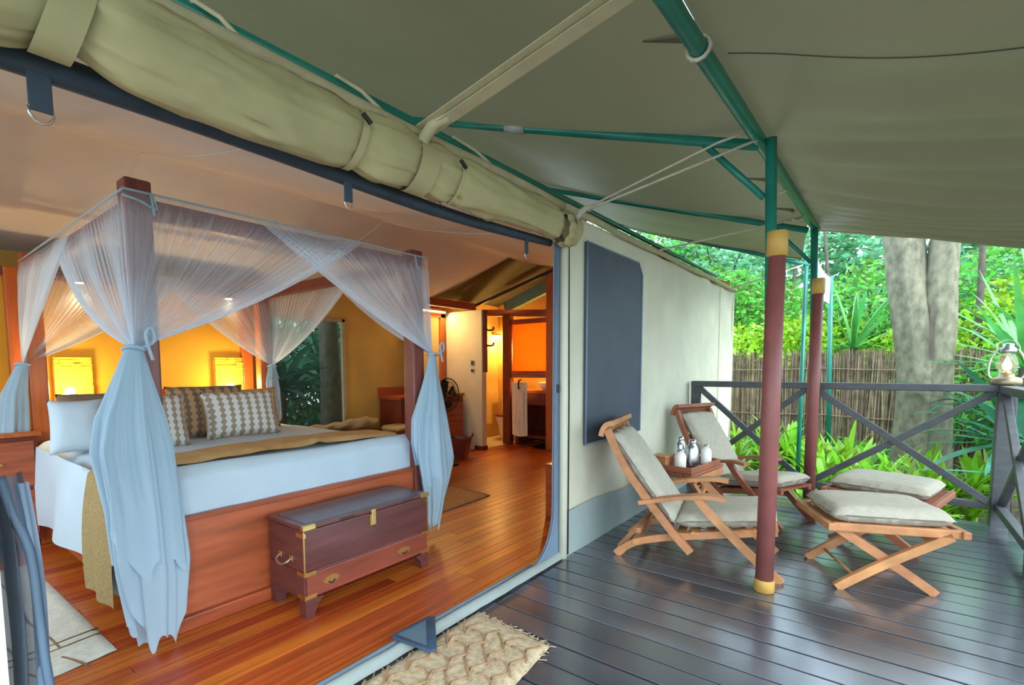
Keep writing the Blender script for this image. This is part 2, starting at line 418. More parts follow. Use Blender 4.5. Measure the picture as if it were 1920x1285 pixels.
plane_wall('wall_back_above', 2.74, 3.73, BY, BY, 2.3, wall_canvas, .006, 1.77)
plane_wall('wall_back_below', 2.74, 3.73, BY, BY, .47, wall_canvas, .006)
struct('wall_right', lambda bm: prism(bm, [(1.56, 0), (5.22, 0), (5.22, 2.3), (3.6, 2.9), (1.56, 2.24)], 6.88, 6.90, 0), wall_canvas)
w2 = struct('window_2', lambda bm: box(bm, 2.76, 3.71, BY-.006, BY+.006, .47, 1.77), win_pane)
def w2f(bm):
    for a in ((2.73, 2.77, .45, 1.79), (3.69, 3.74, .45, 1.79), (2.73, 3.74, 1.75, 1.79), (2.73, 3.74, .45, .49)):
        box(bm, a[0], a[1], BY-.03, BY+.012, a[2], a[3], .006)
part('window_frame', w2f, strap_m, w2)

# ---- front eave: canvas sleeve, roll, dark header
def beam_f(bm):
    tube(bm, [(-.8+k*.2, 1.5, 2.128+.004*math.sin(k)) for k in range(18)], .028, 10)
struct('trim_1', beam_f, strap_m, True)
def cinch(X):
    c = 0
    for k, wd, a in ((.33, .08, .30), (1.12, .06, .16), (1.42, .07, .14), (1.62, .04, .10), (2.56, .05, .5)):
        c = max(c, a*math.exp(-((X-k)/wd)**2))
    return c
def roll_f(bm):
    def f(u, v):
        X = -.7+u*3.40; th = 2*PI*v
        c = 1-cinch(X)
        taper = 1 if X < 1.5 else 1-.28*(X-1.5)/1.2
        ry, rz = .070*c*taper, .112*c*taper
        tw = th+X*1.6
        ct, st_ = math.cos(th), math.sin(th); cc = cinch(X)
        f1 = (1-abs(n3(X*1.5+st_*.8, ct*2.4, st_*2.4)))**7
        f2 = (1-abs(n3(X*2.4-st_*1.6+9, ct*3.6, st_*3.6)))**8
        f3 = (1-abs(n3(X*1.1+4, ct*5.5+X*.8, st_*5.5)))**6
        wr = .97+.17*f1+.09*f2-.06*f3+.05*math.sin(9*th+2*math.sin(X*3))*min(1, cc*5)+.05*n3(X*2, ct, st_)
        droop = .02*sag((X-.33)/1.0 % 1)*(1 if X < 1.4 else .3)
        return (X, 1.48+ry*wr*math.cos(th), 2.006-droop+.02*cinch(X)+rz*wr*math.sin(th)*(1 if math.sin(th) < 0 else .95))
    surf(bm, lambda u, v: f(u, v), 340, 44)
    return
roll = thing('rolled_door_flap', 'long roll of khaki canvas strapped up under the eave above the bedroom opening', 'door flap', (0, 0, 0))
part('canvas_roll', roll_f, canvas_roll, roll, True)
def strap_ring(X, wd, r=(.095, .125), zc=1.99):
    def f(bm):
        g = surf(bm, lambda u, v: (X+(v-.5)*wd+.03*math.sin(2*PI*u), 1.48+r[0]*math.cos(2*PI*u), zc+r[1]*math.sin(2*PI*u)), 28, 2, True)
    return f
for X, wd, rr in ((.335, .075, (.066, .098)), (1.12, .03, (.072, .106)), (1.43, .10, (.074, .108)), (1.62, .014, (.074, .108)), (2.655, .08, (.068, .088))):
    part('roll_strap', strap_ring(X, wd, rr), canvas_roll, roll, True)
def bunch(bm):
    surf(bm, lambda u, v: (2.54+.10*u, 1.475+(.035+.035*math.sin(PI*(.25+.6*u)))*(1+.07*math.sin(9*2*PI*v))*math.cos(2*PI*v), 1.985+(.045+.05*math.sin(PI*(.25+.6*u)))*(1+.07*math.sin(9*2*PI*v))*math.sin(2*PI*v)), 10, 90)
part('bunched_end', bunch, canvas_roll, roll, True)
for X in (.25, 1.09, 1.58):
    part('toggle', lambda bm: tube(bm, [(X, 1.385, 2.04), (X+.03, 1.38, 2.015)], .008, 8), dark_metal, roll)
hd = thing('door_header', 'dark grey padded header bar running below the canvas roll', 'door header')
def hdz(X): return 1.905+.012*math.sin(X*2.4+.5)+.02*max(0, X-1.6)
part('header_tube', lambda bm: tube(bm, [(-.7+k*.1, 1.585, hdz(-.7+k*.1)) for k in range(34)], [.042-.0006*k for k in range(34)], 12), web_m, hd, True)
for X, L, wd in ((.30, .075, .045), (1.16, .055, .035), (2.33, .06, .03)):
    t = part('header_strap', lambda bm: box(bm, X-wd/2, X+wd/2, 1.565, 1.572, hdz(X)-.04-L, hdz(X)-.02, .002), web_m, hd)
    def dr(bm):
        z = hdz(X)-.04-L
        tube(bm, [(X-wd/2, 1.568, z+.008), (X-wd/2, 1.568, z-.006), (X-wd*.3, 1.568, z-.022), (X, 1.568, z-.027), (X+wd*.3, 1.568, z-.022), (X+wd/2, 1.568, z-.006), (X+wd/2, 1.568, z+.008), (X-wd/2, 1.568, z+.008)], .003, 6)
    part('metal_ring', dr, grey_metal, t, True)

# door frame strip with rounded lower corner, sill
def strip_path():
    pts = [(2.605, 1.93), (2.612, 1.2), (2.612, .36)]
    for k in range(1, 9):
        a = k/8*PI/2; pts.append((2.612-.24+.24*math.cos(a), .36-.30*math.sin(a)+0.0))
    return pts
def jamb_f(bm):
    outer = [(2.655, 1.95), (2.655, .02)]
    P = [(2.60, 1.93), (2.598, 1.2), (2.595, .34)]
    for k in range(1, 9):
        a = k/8*PI/2; P.append((2.595-.26+.26*math.cos(a), .34-.31*math.sin(a)))
    poly = P+[(2.69, .03), (2.69, 1.95)]
    prism(bm, poly, 1.545, 1.56, 1)
jm = struct('door_1', jamb_f, strip_m)
def jp_f(bm):
    P = [(2.60, 1.54, 1.93), (2.598, 1.54, 1.2), (2.595, 1.54, .34)]
    for k in range(1, 9):
        a = k/8*PI/2; P.append((2.595-.26+.26*math.cos(a), 1.54, .34-.31*math.sin(a)))
    tube(bm, P, .008, 8)
part('door_edging', jp_f, M('edging_blue', (.13, .18, .24), .6), jm, True)
part('door_post', lambda bm: tube(bm, [(2.672, 1.525, 0), (2.672, 1.525, 2.1)], .026, 12), canvas, jm, True)
part('zip_cord', lambda bm: tube(bm, [(2.70, 1.505, .02), (2.695+.004, 1.503, 1.0), (2.69, 1.505, 1.98)], .005, 6), dark_metal, jm)
part('zip_pull', lambda bm: box(bm, 2.60, 2.62, 1.525, 1.54, 1.04, 1.09, .004), dark_metal, jm)
def sill_f(bm):
    surf(bm, lambda u, v: (-.3+u*2.98, 1.505+v*.075, .012+.03*math.sin(PI*v)+.004*n3(u*30, v)), 60, 6)
sill = struct('trim_2', sill_f, sill_m, True)
part('sill_edge', lambda bm: tube(bm, [(-.3+k*.27, 1.585, .022) for k in range(11)], .012, 8), strip_m, sill, True)

# ================================================================== FRAME PIPES, POSTS, ROPES
PYY, PZ = .56, 2.335
simple('ridge_pipe', lambda bm: tube(bm, [(-.6, .62, 2.335), (.8, .6, 2.335), (2.93, .545, 2.335), (5.1, .50, 2.335)], .031, 14), green_m, 'long green steel pipe carrying the fly along the veranda posts', 'pipe', smooth=True)
simple('eave_pipe', lambda bm: tube(bm, [(-.5, 1.75, 2.32), (7.0, 1.75, 2.35)], .02, 10), green_m, 'thin green pipe running just behind the canvas eave', 'pipe', smooth=True)
def rafter(X, lab, brace):
    r = thing('rafter', lab, 'pipe')
    part('rafter_pipe', lambda bm: tube(bm, [(X, .55, 2.315), (X, 2.2, 2.89), (X, 3.55, 3.37)], .026, 12), green_m, r, True)
    part('brace', lambda bm: tube(bm, [(X, .83, 2.41), (X, .52, 2.05)], .017, 10), green_m, r, True)
    return r
r1 = rafter(2.93, 'green rafter pipe meeting the nearer red veranda post', 1)
part('tape_wrap', lambda bm: tube(bm, [(2.93, 1.98, 2.813), (2.93, 2.06, 2.842), (2.93, 2.14, 2.868)], [.034, .038, .033], 10), M('silver_tape', (.4, .38, .33), .4), r1, True, 'silver tape wrapped around the pipe')
rafter(5.0, 'green rafter pipe meeting the farther red veranda post', 1)
simple('rafter', lambda bm: tube(bm, [(7.0, .75, 2.36), (7.0, 3.55, 3.43)], .024, 10), green_m, 'green rafter pipe at the far hem of the fly beyond the tent', 'pipe', smooth=True)
def pole(X, Y, lab, z0c):
    p = thing('veranda_post', lab, 'post', (X, Y, 0))
    part('steel_pipe', lambda bm: tube(bm, [(0, 0, 0), (0, .01, 1.2), (-.012, .04, 2.33)], .026, 14), green_m, p, True)
    part('red_sleeve', lambda bm: lathe(bm, [(.043, .06), (.044, 1.0), (.043, z0c)], 20), red_m, p, True)
    part('collar', lambda bm: lathe(bm, [(.043, 0), (.05, .004), (.05, .062), (.047, .066), (.043, .066)], 20), collar_m, p, True)
    part('collar', lambda bm: lathe(bm, [(.043, z0c), (.05, z0c+.002), (.05, z0c+.12), (.046, z0c+.125), (.027, z0c+.125)], 20), collar_m, p, True)
    return p
pole(2.93, .453, 'red sleeved veranda post with yellow collars standing in front of the nearer lounge chair', 1.745)
pole(4.97, .46, 'farther red sleeved veranda post standing behind the footstools', 1.78)
simple('far_fly_post', lambda bm: tube(bm, [(7.0, .77, -.6), (7.0, .77, 2.36)], .025, 10), green_m, 'green steel post at the far corner of the fly, mostly behind the veranda post', 'post', smooth=True)
simple('green_stake', lambda bm: tube(bm, [(9.0, .60, -.6), (9.0, .68, 2.5)], .032, 10), green_m, 'thin green steel stake standing in the plants before the reed fence', 'stake', smooth=True)
def flag_f(bm):
    A, B, C, D = Vector((5.0, .54, 2.36)), Vector((5.0, .50, 1.86)), Vector((8.96, .68, 2.09)), Vector((8.96, .675, 2.47))
    def f(u, v):
        p = A.lerp(D, u).lerp(B.lerp(C, u), v); p.z -= .10*sag(u)*(1-.8*v); p.y += .015*math.sin(v*12+u*4)*sag(u)
        return p
    surf(bm, f, 16, 18)
simple('hanging_fly_corner', flag_f, flag_net, 'pale sheer fabric corner stretched out from the farther veranda post', 'fabric', smooth=True)

def rope(name, pts, r, lab, mat=rope_m):
    return simple(name, lambda bm: tube(bm, pts, r, 8), mat, lab, 'rope', smooth=True)
# wide webbing strap from the roll up to the pipe
s = thing('webbing_strap', 'broad khaki webbing strap running from the canvas roll up to the fly', 'strap')
A, B = Vector((1.47, 1.47, 2.13)), Vector((1.56, .66, 2.345))
part('webbing', lambda bm: bar(bm, A, B, .05, .004, .001, (.2, .3, 1)), strap_m, s)
part('webbing', lambda bm: bar(bm, A+Vector((-.03, .01, .015)), B+Vector((-.03, 0, .02)), .035, .004, .001, (.2, .3, 1)), strap_m, s)
part('knot', lambda bm: tube(bm, fine([(1.42, 1.45, 2.07), (1.45, 1.44, 2.12), (1.47, 1.42, 2.155), (1.49, 1.36, 2.17)]), .024, 8), strap_m, s, True)
rr = thing('guy_rope', 'doubled cotton rope tied from the canvas roll end to the nearer post head', 'rope')
part('rope_strand', lambda bm: tube(bm, [(2.70, 1.43, 2.10), (2.84, .54, 2.31)], .007, 8), rope_m, rr, True)
part('rope_strand', lambda bm: tube(bm, [(2.70, 1.43, 2.11), (2.76, .70, 2.315), (2.80, .56, 2.345)], .006, 8), rope_m, rr, True)
part('knot', lambda bm: tube(bm, fine([(2.66, 1.44, 2.06), (2.70, 1.42, 2.11), (2.72, 1.38, 2.12)]), .018, 8), rope_m, rr, True)
rope('guy_rope', [(4.1, 1.48, 2.13), (4.6, .55, 2.33)], .008, 'cotton rope tied from the middle of the wall eave towards the farther post')
rope('guy_rope', [(6.6, 1.48, 2.12), (6.95, .80, 2.36)], .008, 'short thin rope tied at the far end of the wall eave')
for X, lab in ((1.95, 'lashing tied round the fly pipe near the top of the picture'), (3.75, 'lashing tied round the fly pipe midway between the red posts'), (4.55, 'lashing tied round the fly pipe just short of the farther post')):
    l_ = thing('pipe_lashing', lab, 'rope')
    part('lashing_loop', lambda bm: tube(bm, [(X, .57+.04*math.cos(a*PI/6), 2.335+.04*math.sin(a*PI/6)) for a in range(13)], .008, 6), rope_m, l_, True)
    for q in (-.022, 0, .02):
        pt = []
        for k in range(9):
            Y = .60+.022*k; v_ = (Y-.56)/3.04*.6; pt.append(Vector(fly_left((X+q*(1-k/9)-FX0)/(7.15-FX0), v_))-Vector((0, 0, .002)))
        part('puckered_fold', lambda bm: tube(bm, pt, [.012*(1-k/9)+.001 for k in range(9)], 8), fly_m, l_, True)
for X, lab in ((.75, 'short webbing tie between canvas eave and green pipe, nearest the top left of the picture'), (1.27, 'short webbing tie between canvas eave and green pipe, just left of the broad strap'), (1.95, 'short webbing tie between canvas eave and green pipe, just right of the broad strap')):
    simple('eave_tie', lambda bm: tube(bm, [(X, 1.50, 2.15), (X-.01, 1.60, 2.25), (X-.03, 1.73, 2.345), (X-.04, 1.77, 2.32)], .008, 6), strap_m, lab, 'strap', smooth=True)

# ================================================================== RAILING
def railing_far():
    r = thing('railing', 'dark grey crossed railing closing the far end of the deck', 'railing', (0, 0, 0))
    part('top_rail', lambda bm: box(bm, 5.15, 5.24, -.72, 1.50, .99, 1.045, .006), rail_m, r)
    part('bottom_rail', lambda bm: box(bm, 5.17, 5.22, -.64, 1.48, .115, .17, .004), rail_m, r)
    part('post', lambda bm: box(bm, 5.16, 5.23, 1.42, 1.50, 0, 1.0, .004), rail_m, r)
    part('post', lambda bm: box(bm, 5.15, 5.25, -.75, -.65, -.3, 1.04, .006), rail_m, r)
    part('post', lambda bm: box(bm, 5.17, 5.22, .475, .525, 0, 1.0, .004), rail_m, r)
    for a, b in ((1.44, .53), (.47, -.64)):
        part('brace', lambda bm: bar(bm, (5.185, a, .99), (5.185, b, .17), .04, .05, .003), rail_m, r)
        part('brace', lambda bm: bar(bm, (5.205, a, .17), (5.205, b, .99), .04, .05, .003), rail_m, r)
    return r
railing_far()
r = thing('railing', 'dark grey crossed railing along the right side of the deck', 'railing')
part('top_rail', lambda bm: box(bm, 2.6, 5.15, -.74, -.65, .985, 1.04, .006), rail_m, r)
part('bottom_rail', lambda bm: box(bm, 2.6, 5.15, -.72, -.67, .115, .17, .004), rail_m, r)
for X in (4.0, 2.75): part('post', lambda bm: box(bm, X-.04, X+.04, -.735, -.655, -.3, 1.0, .004), rail_m, r)
for a, b in ((5.13, 4.06), (3.95, 2.8)):
    part('brace', lambda bm: bar(bm, (a, -.685, .99), (b, -.685, .17), .04, .05, .003), rail_m, r)
    part('brace', lambda bm: bar(bm, (a, -.705, .17), (b, -.705, .99), .04, .05, .003), rail_m, r)

# lantern
L = thing('hurricane_lantern', 'lit glass hurricane lantern standing on the corner post of the railing', 'lantern', (5.2, -.69, 1.045))
part('fuel_base', lambda bm: lathe(bm, [(.08, 0), (.085, .01), (.085, .035), (.075, .05), (.045, .06), (.04, .08)], 24), M('lantern_base', (.32, .26, .16), .4, metal=.6), L, True)
part('glass_chimney', lambda bm: lathe(bm, [(.036, .08), (.055, .12), (.06, .15), (.05, .19), (.036, .225)], 24), chimney, L, True)
fl_ = part('flame', lambda bm: lathe(bm, [(.001, .09), (.022, .115), (.026, .14), (.014, .18), (.001, .21)], 12), flame, L, True)
part('burner', lambda bm: lathe(bm, [(.03, .08), (.026, .09), (.012, .105)], 16), brass_m, L, True)
part('cap', lambda bm: lathe(bm, [(.038, .225), (.048, .235), (.045, .26), (.03, .275), (.03, .295), (.012, .30)], 20), grey_metal, L, True)
for sg in (-1, 1):
    part('side_tube', lambda bm: tube(bm, fine([(0, sg*.055, .03), (0, sg*.092, .07), (0, sg*.088, .18), (0, sg*.05, .255)]), .007, 8), grey_metal, L, True)
part('handle', lambda bm: tube(bm, fine([(0, -.06, .25), (.03, -.05, .30), (.045, 0, .325), (.03, .05, .30), (0, .06, .25)]), .003, 6), grey_metal, L, True)
ld = bpy.data.lights.new('lantern_light', 'POINT'); ld.energy = .5; ld.color = (1, .6, .25); ld.shadow_soft_size = .02
lo = bpy.data.objects.new('lantern_light', ld); COL.objects.link(lo); lo.parent = L; lo.location = (0, 0, .15)

# ================================================================== LOUNGE CHAIRS
def cushion_bm(bm, nx, ny, lx, ly, th, puff=.35):
    """flat box cushion with rounded edges, centred, z from 0"""
    def f(sgn):
        def g(u, v):
            a, b = 2*u-1, 2*v-1
            e = max(0., (1-abs(a)**8)*(1-abs(b)**8))**.5
            x = a*lx/2*(1-.03*b*b); yy = b*ly/2*(1-.03*a*a)
            return (x, yy, th*.5+sgn*th*.5*e*(1+.12*(1-a*a)*(1-b*b))+.004*n3(a*3, b*3, sgn))
        return g
    surf(bm, f(1), nx, ny)
    surf(bm, f(-1), nx, ny)
    bmesh.ops.remove_doubles(bm, verts=bm.verts[:], dist=.0005)
    bmesh.ops.recalc_face_normals(bm, faces=bm.faces[:])
def cush_part(name, par, a, b, w0, w1, th, mat=linen_m):
    """cushion lying along the (s,z) segment a-b"""
    a, b = Vector((a[0], 0, a[1])), Vector((b[0], 0, b[1])); d = (b-a); L = d.length; d.normalize()
    bm = NB(); cushion_bm(bm, 22, 18, L, w1-w0, th)
    nrm = Vector((-d.z, 0, d.x))
    if nrm.z < 0: nrm = -nrm
    yv = nrm.cross(d)
    m = Matrix(((d.x, yv.x, nrm.x, 0), (d.y, yv.y, nrm.y, 0), (d.z, yv.z, nrm.z, 0), (0, 0, 0, 1)))
    m.translation = (a+b)/2+Vector((0, (w0+w1)/2, 0))
    bmesh.ops.transform(bm, matrix=m, verts=bm.verts[:])
    c = mesh_obj(name, bm, mat, par, True)
    bm = NB(); pts = []
    for k in range(49):
        t = 2*PI*k/48; q = (abs(math.cos(t))**.25*math.copysign(1, math.cos(t)), abs(math.sin(t))**.25*math.copysign(1, math.sin(t)))
        pts.append(m @ Vector((q[0]*L/2*.985, q[1]*(w1-w0)/2*.985, th*.5)))
    tube(bm, pts, .004, 5); mesh_obj('piping', bm, pipe_m, c, True)
    return c
def lounge_chair(name, lab, loc, rz, mt, W=.54):
    t = thing(name, lab, 'chair', loc, rz, 'reclining lounge chairs on the deck')
    for w0 in (0.0, W-.032):
        part('back_stile', lambda bm: ribbon(bm, fine([(-.06, .80), (-.005, .68), (.07, .545), (.19, .385), (.335, .205), (.44, .095)]), .042, w0, w0+.032), mt, t)
        part('seat_rail', lambda bm: ribbon(bm, fine([(0, .004), (.05, .055), (.13, .105), (.26, .148), (.4, .18), (.55, .21), (.72, .245), (.88, .275)]), .04, w0+(.034 if w0 < .1 else -.034), w0+(.066 if w0 < .1 else -.002), [.05]*4+[.042]*25), mt, t)
        part('leg', lambda bm: ribbon(bm, fine([(.465, .43), (.53, .35), (.635, .245), (.77, .115), (.905, .004)]), .044, w0, w0+.03), mt, t)
        part('armrest', lambda bm: ribbon(bm, fine([(.14, .365), (.25, .392), (.4, .425), (.52, .442), (.62, .437)]), .024, w0-.02, w0+.05), mt, t)
    part('headrest', lambda bm: ribbon(bm, fine([(-.095, .76), (-.085, .80), (-.06, .835), (-.02, .845)]), .03, -.012, W+.012), mt, t)
    for k in range(7):
        q = k/6; s0 = -.028+.33*q; z0 = .675-.46*q-.06*sag(q)
        part('back_slat', lambda bm: ribbon(bm, [(s0, z0+.03), (s0+.022, z0-.01)], .012, .03, W-.03), mt, t)
    for k in range(7):
        s0 = .36+.08*k
        part('seat_slat', lambda bm: box(bm, s0, s0+.045, .03, W-.03, .195+.19*(s0-.4), .207+.19*(s0-.4)), mt, t)
    part('rear_bar', lambda bm: box(bm, .10, .14, .03, W-.03, .085, .12, .004), mt, t)
    part('back_prop', lambda bm: ribbon(bm, [(-.014, .004), (.14, .20)], .028, .18, .205), mt, t)
    part('prop_bar', lambda bm: box(bm, .125, .155, .0, W-.02, .17, .205, .004), mt, t)
    cush_part('back_cushion', t, (-.075, .76), (.318, .21), .03, W-.03, .09)
    cush_part('seat_cushion', t, (.35, .215), (.89, .295), .025, W-.025, .095)
    return t
def yaw_from(dx, dy): return math.atan2(dy, dx)
# local x = facing, local y (w) must be +90deg of facing; facing (.194,-.981) -> +90 = (.981,.194)
lounge_chair('lounge_chair', 'teak reclining chair with pale cushions standing nearest, partly behind the red post', (2.895, 1.279, 0), yaw_from(.194, -.981), teak_m)
lounge_chair('lounge_chair', 'teak reclining chair with pale cushions farther off, beyond the small table', (4.45, 1.37, 0), yaw_from(-.408, -.913), teak_dark, .44)

def ottoman(lab, loc, rz, mt, L=.5, W=.47, ln=.0):
    t = thing('footstool', lab, 'footstool', loc, rz, 'cushioned footstools on the deck')
    for w0 in (0, W-.03):
        part('leg', lambda bm: ribbon(bm, fine([(-.03, .004), (.03, .05), (.2, .165), (.47, .325)]), .045, w0+.0, w0+.028), mt, t)
        part('leg', lambda bm: ribbon(bm, fine([(.43, .004), (.37, .05), (.2, .17), (-.03, .325)]), .045, w0+(.03 if w0 == 0 else -.03), w0+(.058 if w0 == 0 else -.002)), mt, t)
        part('side_rail', lambda bm: box(bm, -.07, L+.01, w0, w0+.03, .315, .36, .006), mt, t)
    part('end_rail', lambda bm: box(bm, -.09, -.055, -.02, W+.02, .32, .36, .006), mt, t)
    part('end_rail', lambda bm: box(bm, L-.0, L+.035, -.02, W+.02, .32, .36, .006), mt, t)
    for k in range(6):
        part('slat', lambda bm: box(bm, -.03+k*.09, .03+k*.09, .03, W-.03, .338, .352), mt, t)
    part('stretcher', lambda bm: tube(bm, [(.2, .02, .165), (.2, W-.02, .165)], .012, 8), mt, t, True)
    part('stretcher', lambda bm: tube(bm, [(.06, .04, .07), (.06, W-.04, .07)], .008, 8), mt, t, True)
    cush_part('cushion', t, (-.06, .352), (L-.0, .352), .01, W-.01, .095)
    return t
ottoman('teak folding footstool with pale cushion, nearest to the camera', (3.204, .123, 0), yaw_from(.40, -.916), teak_m)
ottoman('teak folding footstool with pale cushion, behind the nearer footstool', (4.08, .22, 0), yaw_from(-.23, -.97), teak_dark, .48, .5)

# side table with tray
T = thing('side_table', 'small folding teak table with crossed legs between the two lounge chairs', 'table', (3.575, 1.02, 0), math.radians(-7))
for k in range(6):
    part('top_slat', lambda bm: box(bm, 0, .58, k*.066, k*.066+.06, .415, .432, .003), teak_dark, T)
for xx in (.04, .51):
    part('top_rail', lambda bm: box(bm, xx, xx+.03, 0, .39, .385, .415, .003), teak_m, T)
for w0 in (.03, .33):
    part('leg', lambda bm: bar(bm, (.05, w0, .39), (.52, w0, .0), .03, .035, .003), teak_m, T)
    part('leg', lambda bm: bar(bm, (.53, w0+.035, .39), (.06, w0+.035, .0), .03, .035, .003), teak_m, T)
part('apron', lambda bm: box(bm, .03, .55, -.012, .01, .37, .412, .003), teak_m, T)
TC = (3.60, 1.035)
TR = thing('serving_tray', 'reddish wooden serving tray resting on the small table', 'tray', (*TC, .433), math.radians(-7))
part('tray_base', lambda bm: box(bm, 0, .50, 0, .34, 0, .012), dark_wood, TR)
for a in ((0, .50, -.012, 0), (0, .50, .34, .352), (-.012, 0, -.012, .352), (.50, .512, -.012, .352)):
    part('tray_side', lambda bm: box(bm, a[0], a[1], a[2], a[3], 0, .045, .003), teak_dark, TR)
bx = thing('wooden_box', 'small wooden box at the wall end of the tray', 'box', (3.70, 1.27, .446), math.radians(-7))
part('box_body', lambda bm: box(bm, -.06, .05, -.055, .055, 0, .075, .003), teak_m, bx)
part('box_lid', lambda bm: box(bm, -.062, .052, -.057, .057, .077, .09, .003), teak_m, bx)
def flask(lab, x, y, r, h, mt, knob):
    f = thing('flask', lab, 'flask', (x, y, .446))
    part('body', lambda bm: lathe(bm, [(r*.96, 0), (r, .01), (r, h*.62), (r*.8, h*.76), (r*.55, h*.84), (r*.55, h*.88)], 22), mt, f, True)
    part('lid', lambda bm: lathe(bm, [(r*.6, h*.88), (r*.62, h*.9), (r*.6, h*.97), (r*.3, h), (.001, h)], 18), steel_m, f, True)
    if knob: part('handle', lambda bm: tube(bm, fine([(r*.5, 0, h*.85), (r*1.35, 0, h*.8), (r*1.45, 0, h*.45), (r*.98, 0, h*.3)]), .006, 8), steel_m, f, True)
flask('short white flask with steel lid beside the wooden box', 3.72, 1.145, .042, .14, ceramic, False)
flask('tall steel flask at the middle of the tray', 3.855, 1.10, .045, .2, steel_m, True)
flask('tall narrow steel flask behind the middle one', 3.90, 1.20, .04, .21, steel_m, False)
flask('short white flask at the far right of the tray', 4.00, 1.04, .04, .15, ceramic, False)

# ================================================================== FRONT MAT, FLAP, LEFT DOOR NET
def mat_f(bm):
    A, B, C, D = Vector((1.80, 1.50, 0)), Vector((1.765, 1.065, 0)), Vector((.98, .985, 0)), Vector((1.0, 1.49, 0))
    def f(u, v):
        p = D.lerp(A, u).lerp(C.lerp(B, u), v); e = min(u, 1-u, v, 1-v)
        p.z = .004+.017*min(1, e*14)+.003*n3(p.x*30, p.y*30); p.x += .008*n3(v*14, u*3)*(1 if u > .9 else 0); return p
    surf(bm, f, 60, 34)
rug = thing('door_mat', 'shaggy jute door mat with a braided leaf pattern outside the sill', 'mat')
part('mat_body', mat_f, jute_m, rug, True)
def herring():
    out = []
    for i in range(6):
        for j in range(4):
            x0, y0 = 1.01+i*.115, 1.06+j*.108
            out.append([(x0, y0, .0225), (x0+.05, y0+.055, .0235), (x0+.052+.05*(j % 2), min(1.48, y0+.115), .0225)])
    return out
for p in herring():
    part('braid', lambda bm: tube(bm, fine(p, 3), .005, 6), jute_dark, rug, True)
for j in range(4):
    y0 = 1.09+j*.105
    part('braid', lambda bm: tube(bm, [(1.02+k*.0575, y0+(.02 if k % 2 else -.01), .0225) for k in range(13)], .005, 6), jute_dark, rug, True)
def fringe(bm):
    for k in range(120):
        v = R_.random(); p = Vector((1.80, 1.50, .008)).lerp(Vector((1.765, 1.065, .008)), v)
        if k > 70: q = R_.random(); p = Vector((1.0, 1.49, .008)).lerp(Vector((1.8, 1.50, .008)), q); p.y += .0
        if k > 95: q = R_.random(); p = Vector((.98, .985, .008)).lerp(Vector((1.765, 1.065, .008)), q)
        tube(bm, [p, p+Vector((R_.uniform(.0, .03), R_.uniform(-.03, .03), -.004))], .0018, 4)
o = part('fringe', fringe, jute_m, rug); o['kind'] = 'stuff'
fp = thing('zip_flap', 'small dark blue triangular canvas flap lying over the sill onto the mat', 'flap')
fpts = [Vector((1.345, 1.585, .05)), Vector((1.557, 1.575, .05)), Vector((1.385, 1.395, .036))]
def flapc(bm):
    t_ = [bm.verts.new(p) for p in fpts]; u_ = [bm.verts.new(p+Vector((0, 0, .006))) for p in fpts]
    bm.faces.new(t_[::-1]); bm.faces.new(u_)
    for i in range(3): bm.faces.new((t_[i], t_[(i+1) % 3], u_[(i+1) % 3], u_[i]))
part('flap_cloth', flapc, M('flap_mesh', (.10, .15, .19), .6, .1, 8), fp)
for i, wd in ((0, .02), (1, .04), (2, .025)):
    part('flap_edge', lambda bm: bar(bm, fpts[i]+Vector((0, 0, .005)), fpts[(i+1) % 3]+Vector((0, 0, .005)), wd, .012, .004), flap_m, fp, True)

dn = thing('door_net', 'dark mesh door net gathered back against the left edge of the opening', 'door net')
def dn_f(bm):
    def f(u, v):
        z = .95-.95*v
        X = .12+.10*u+.03*math.sin(v*3)+.02*math.sin(u*16+v*4); Y = 1.62+.03*math.sin(u*22+v*3)
        return (X, Y, max(z, .012))
    surf(bm, f, 40, 20)
part('net_folds', dn_f, dark_net, dn, True)
part('net_piping', lambda bm: tube(bm, fine([(.185, 1.60, .95), (.20, 1.60, .86), (.225, 1.59, .76), (.232, 1.585, .6), (.238, 1.575, .44), (.26, 1.57, .28), (.30, 1.57, .1), (.31, 1.57, .02)]), .010, 8), M('net_piping', (.09, .14, .2), .5), dn, True)
part('net_hem', lambda bm: surf(bm, lambda u, v: (.205+.028*u+.012*math.sin(v*6)+.05*v*v, 1.595+.006*math.sin(u*9), .93-.9*v), 6, 24), strip_m, dn, True)
struct('wall_front_left', lambda bm: surf(bm, lambda u, v: (-.72+u*.885, 1.54+.006*n3(u*9, v*9), v*2.12 if v < .5 or 1 else 0), 12, 20), canvas, True)

# ================================================================== BED
BX0, BX1, BF, BB = .72, 2.38, 2.47, 4.5
bed = thing('four_poster_bed', 'dark red wooden four poster bed with a tall plain footboard', 'bed', (0, 0, 0))
for X, Y, top in ((BX0+.04, BF+.02, 1.985), (BX1-.04, BF+.02, 1.97), (BX0+.02, BB, 1.97), (BX1-.05, BB, 1.97)):
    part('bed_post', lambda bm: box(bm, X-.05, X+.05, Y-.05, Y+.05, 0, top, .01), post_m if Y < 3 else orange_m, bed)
part('canopy_rail', lambda bm: box(bm, BX0+.08, BX1-.08, BF-.01, BF+.04, 1.835, 1.915, .004), post_m, bed)
part('canopy_rail', lambda bm: box(bm, BX0+.06, BX1-.09, BB-.02, BB+.03, 1.835, 1.915, .004), post_m, bed)
for X in (BX0+.015, BX1-.065):
    part('canopy_rail', lambda bm: box(bm, X, X+.05, BF+.07, BB-.05, 1.835, 1.915, .004), post_m, bed)
part('footboard', lambda bm: box(bm, BX0+.09, BX1-.09, BF-.005, BF+.03, .06, .51), bedh_m, bed)
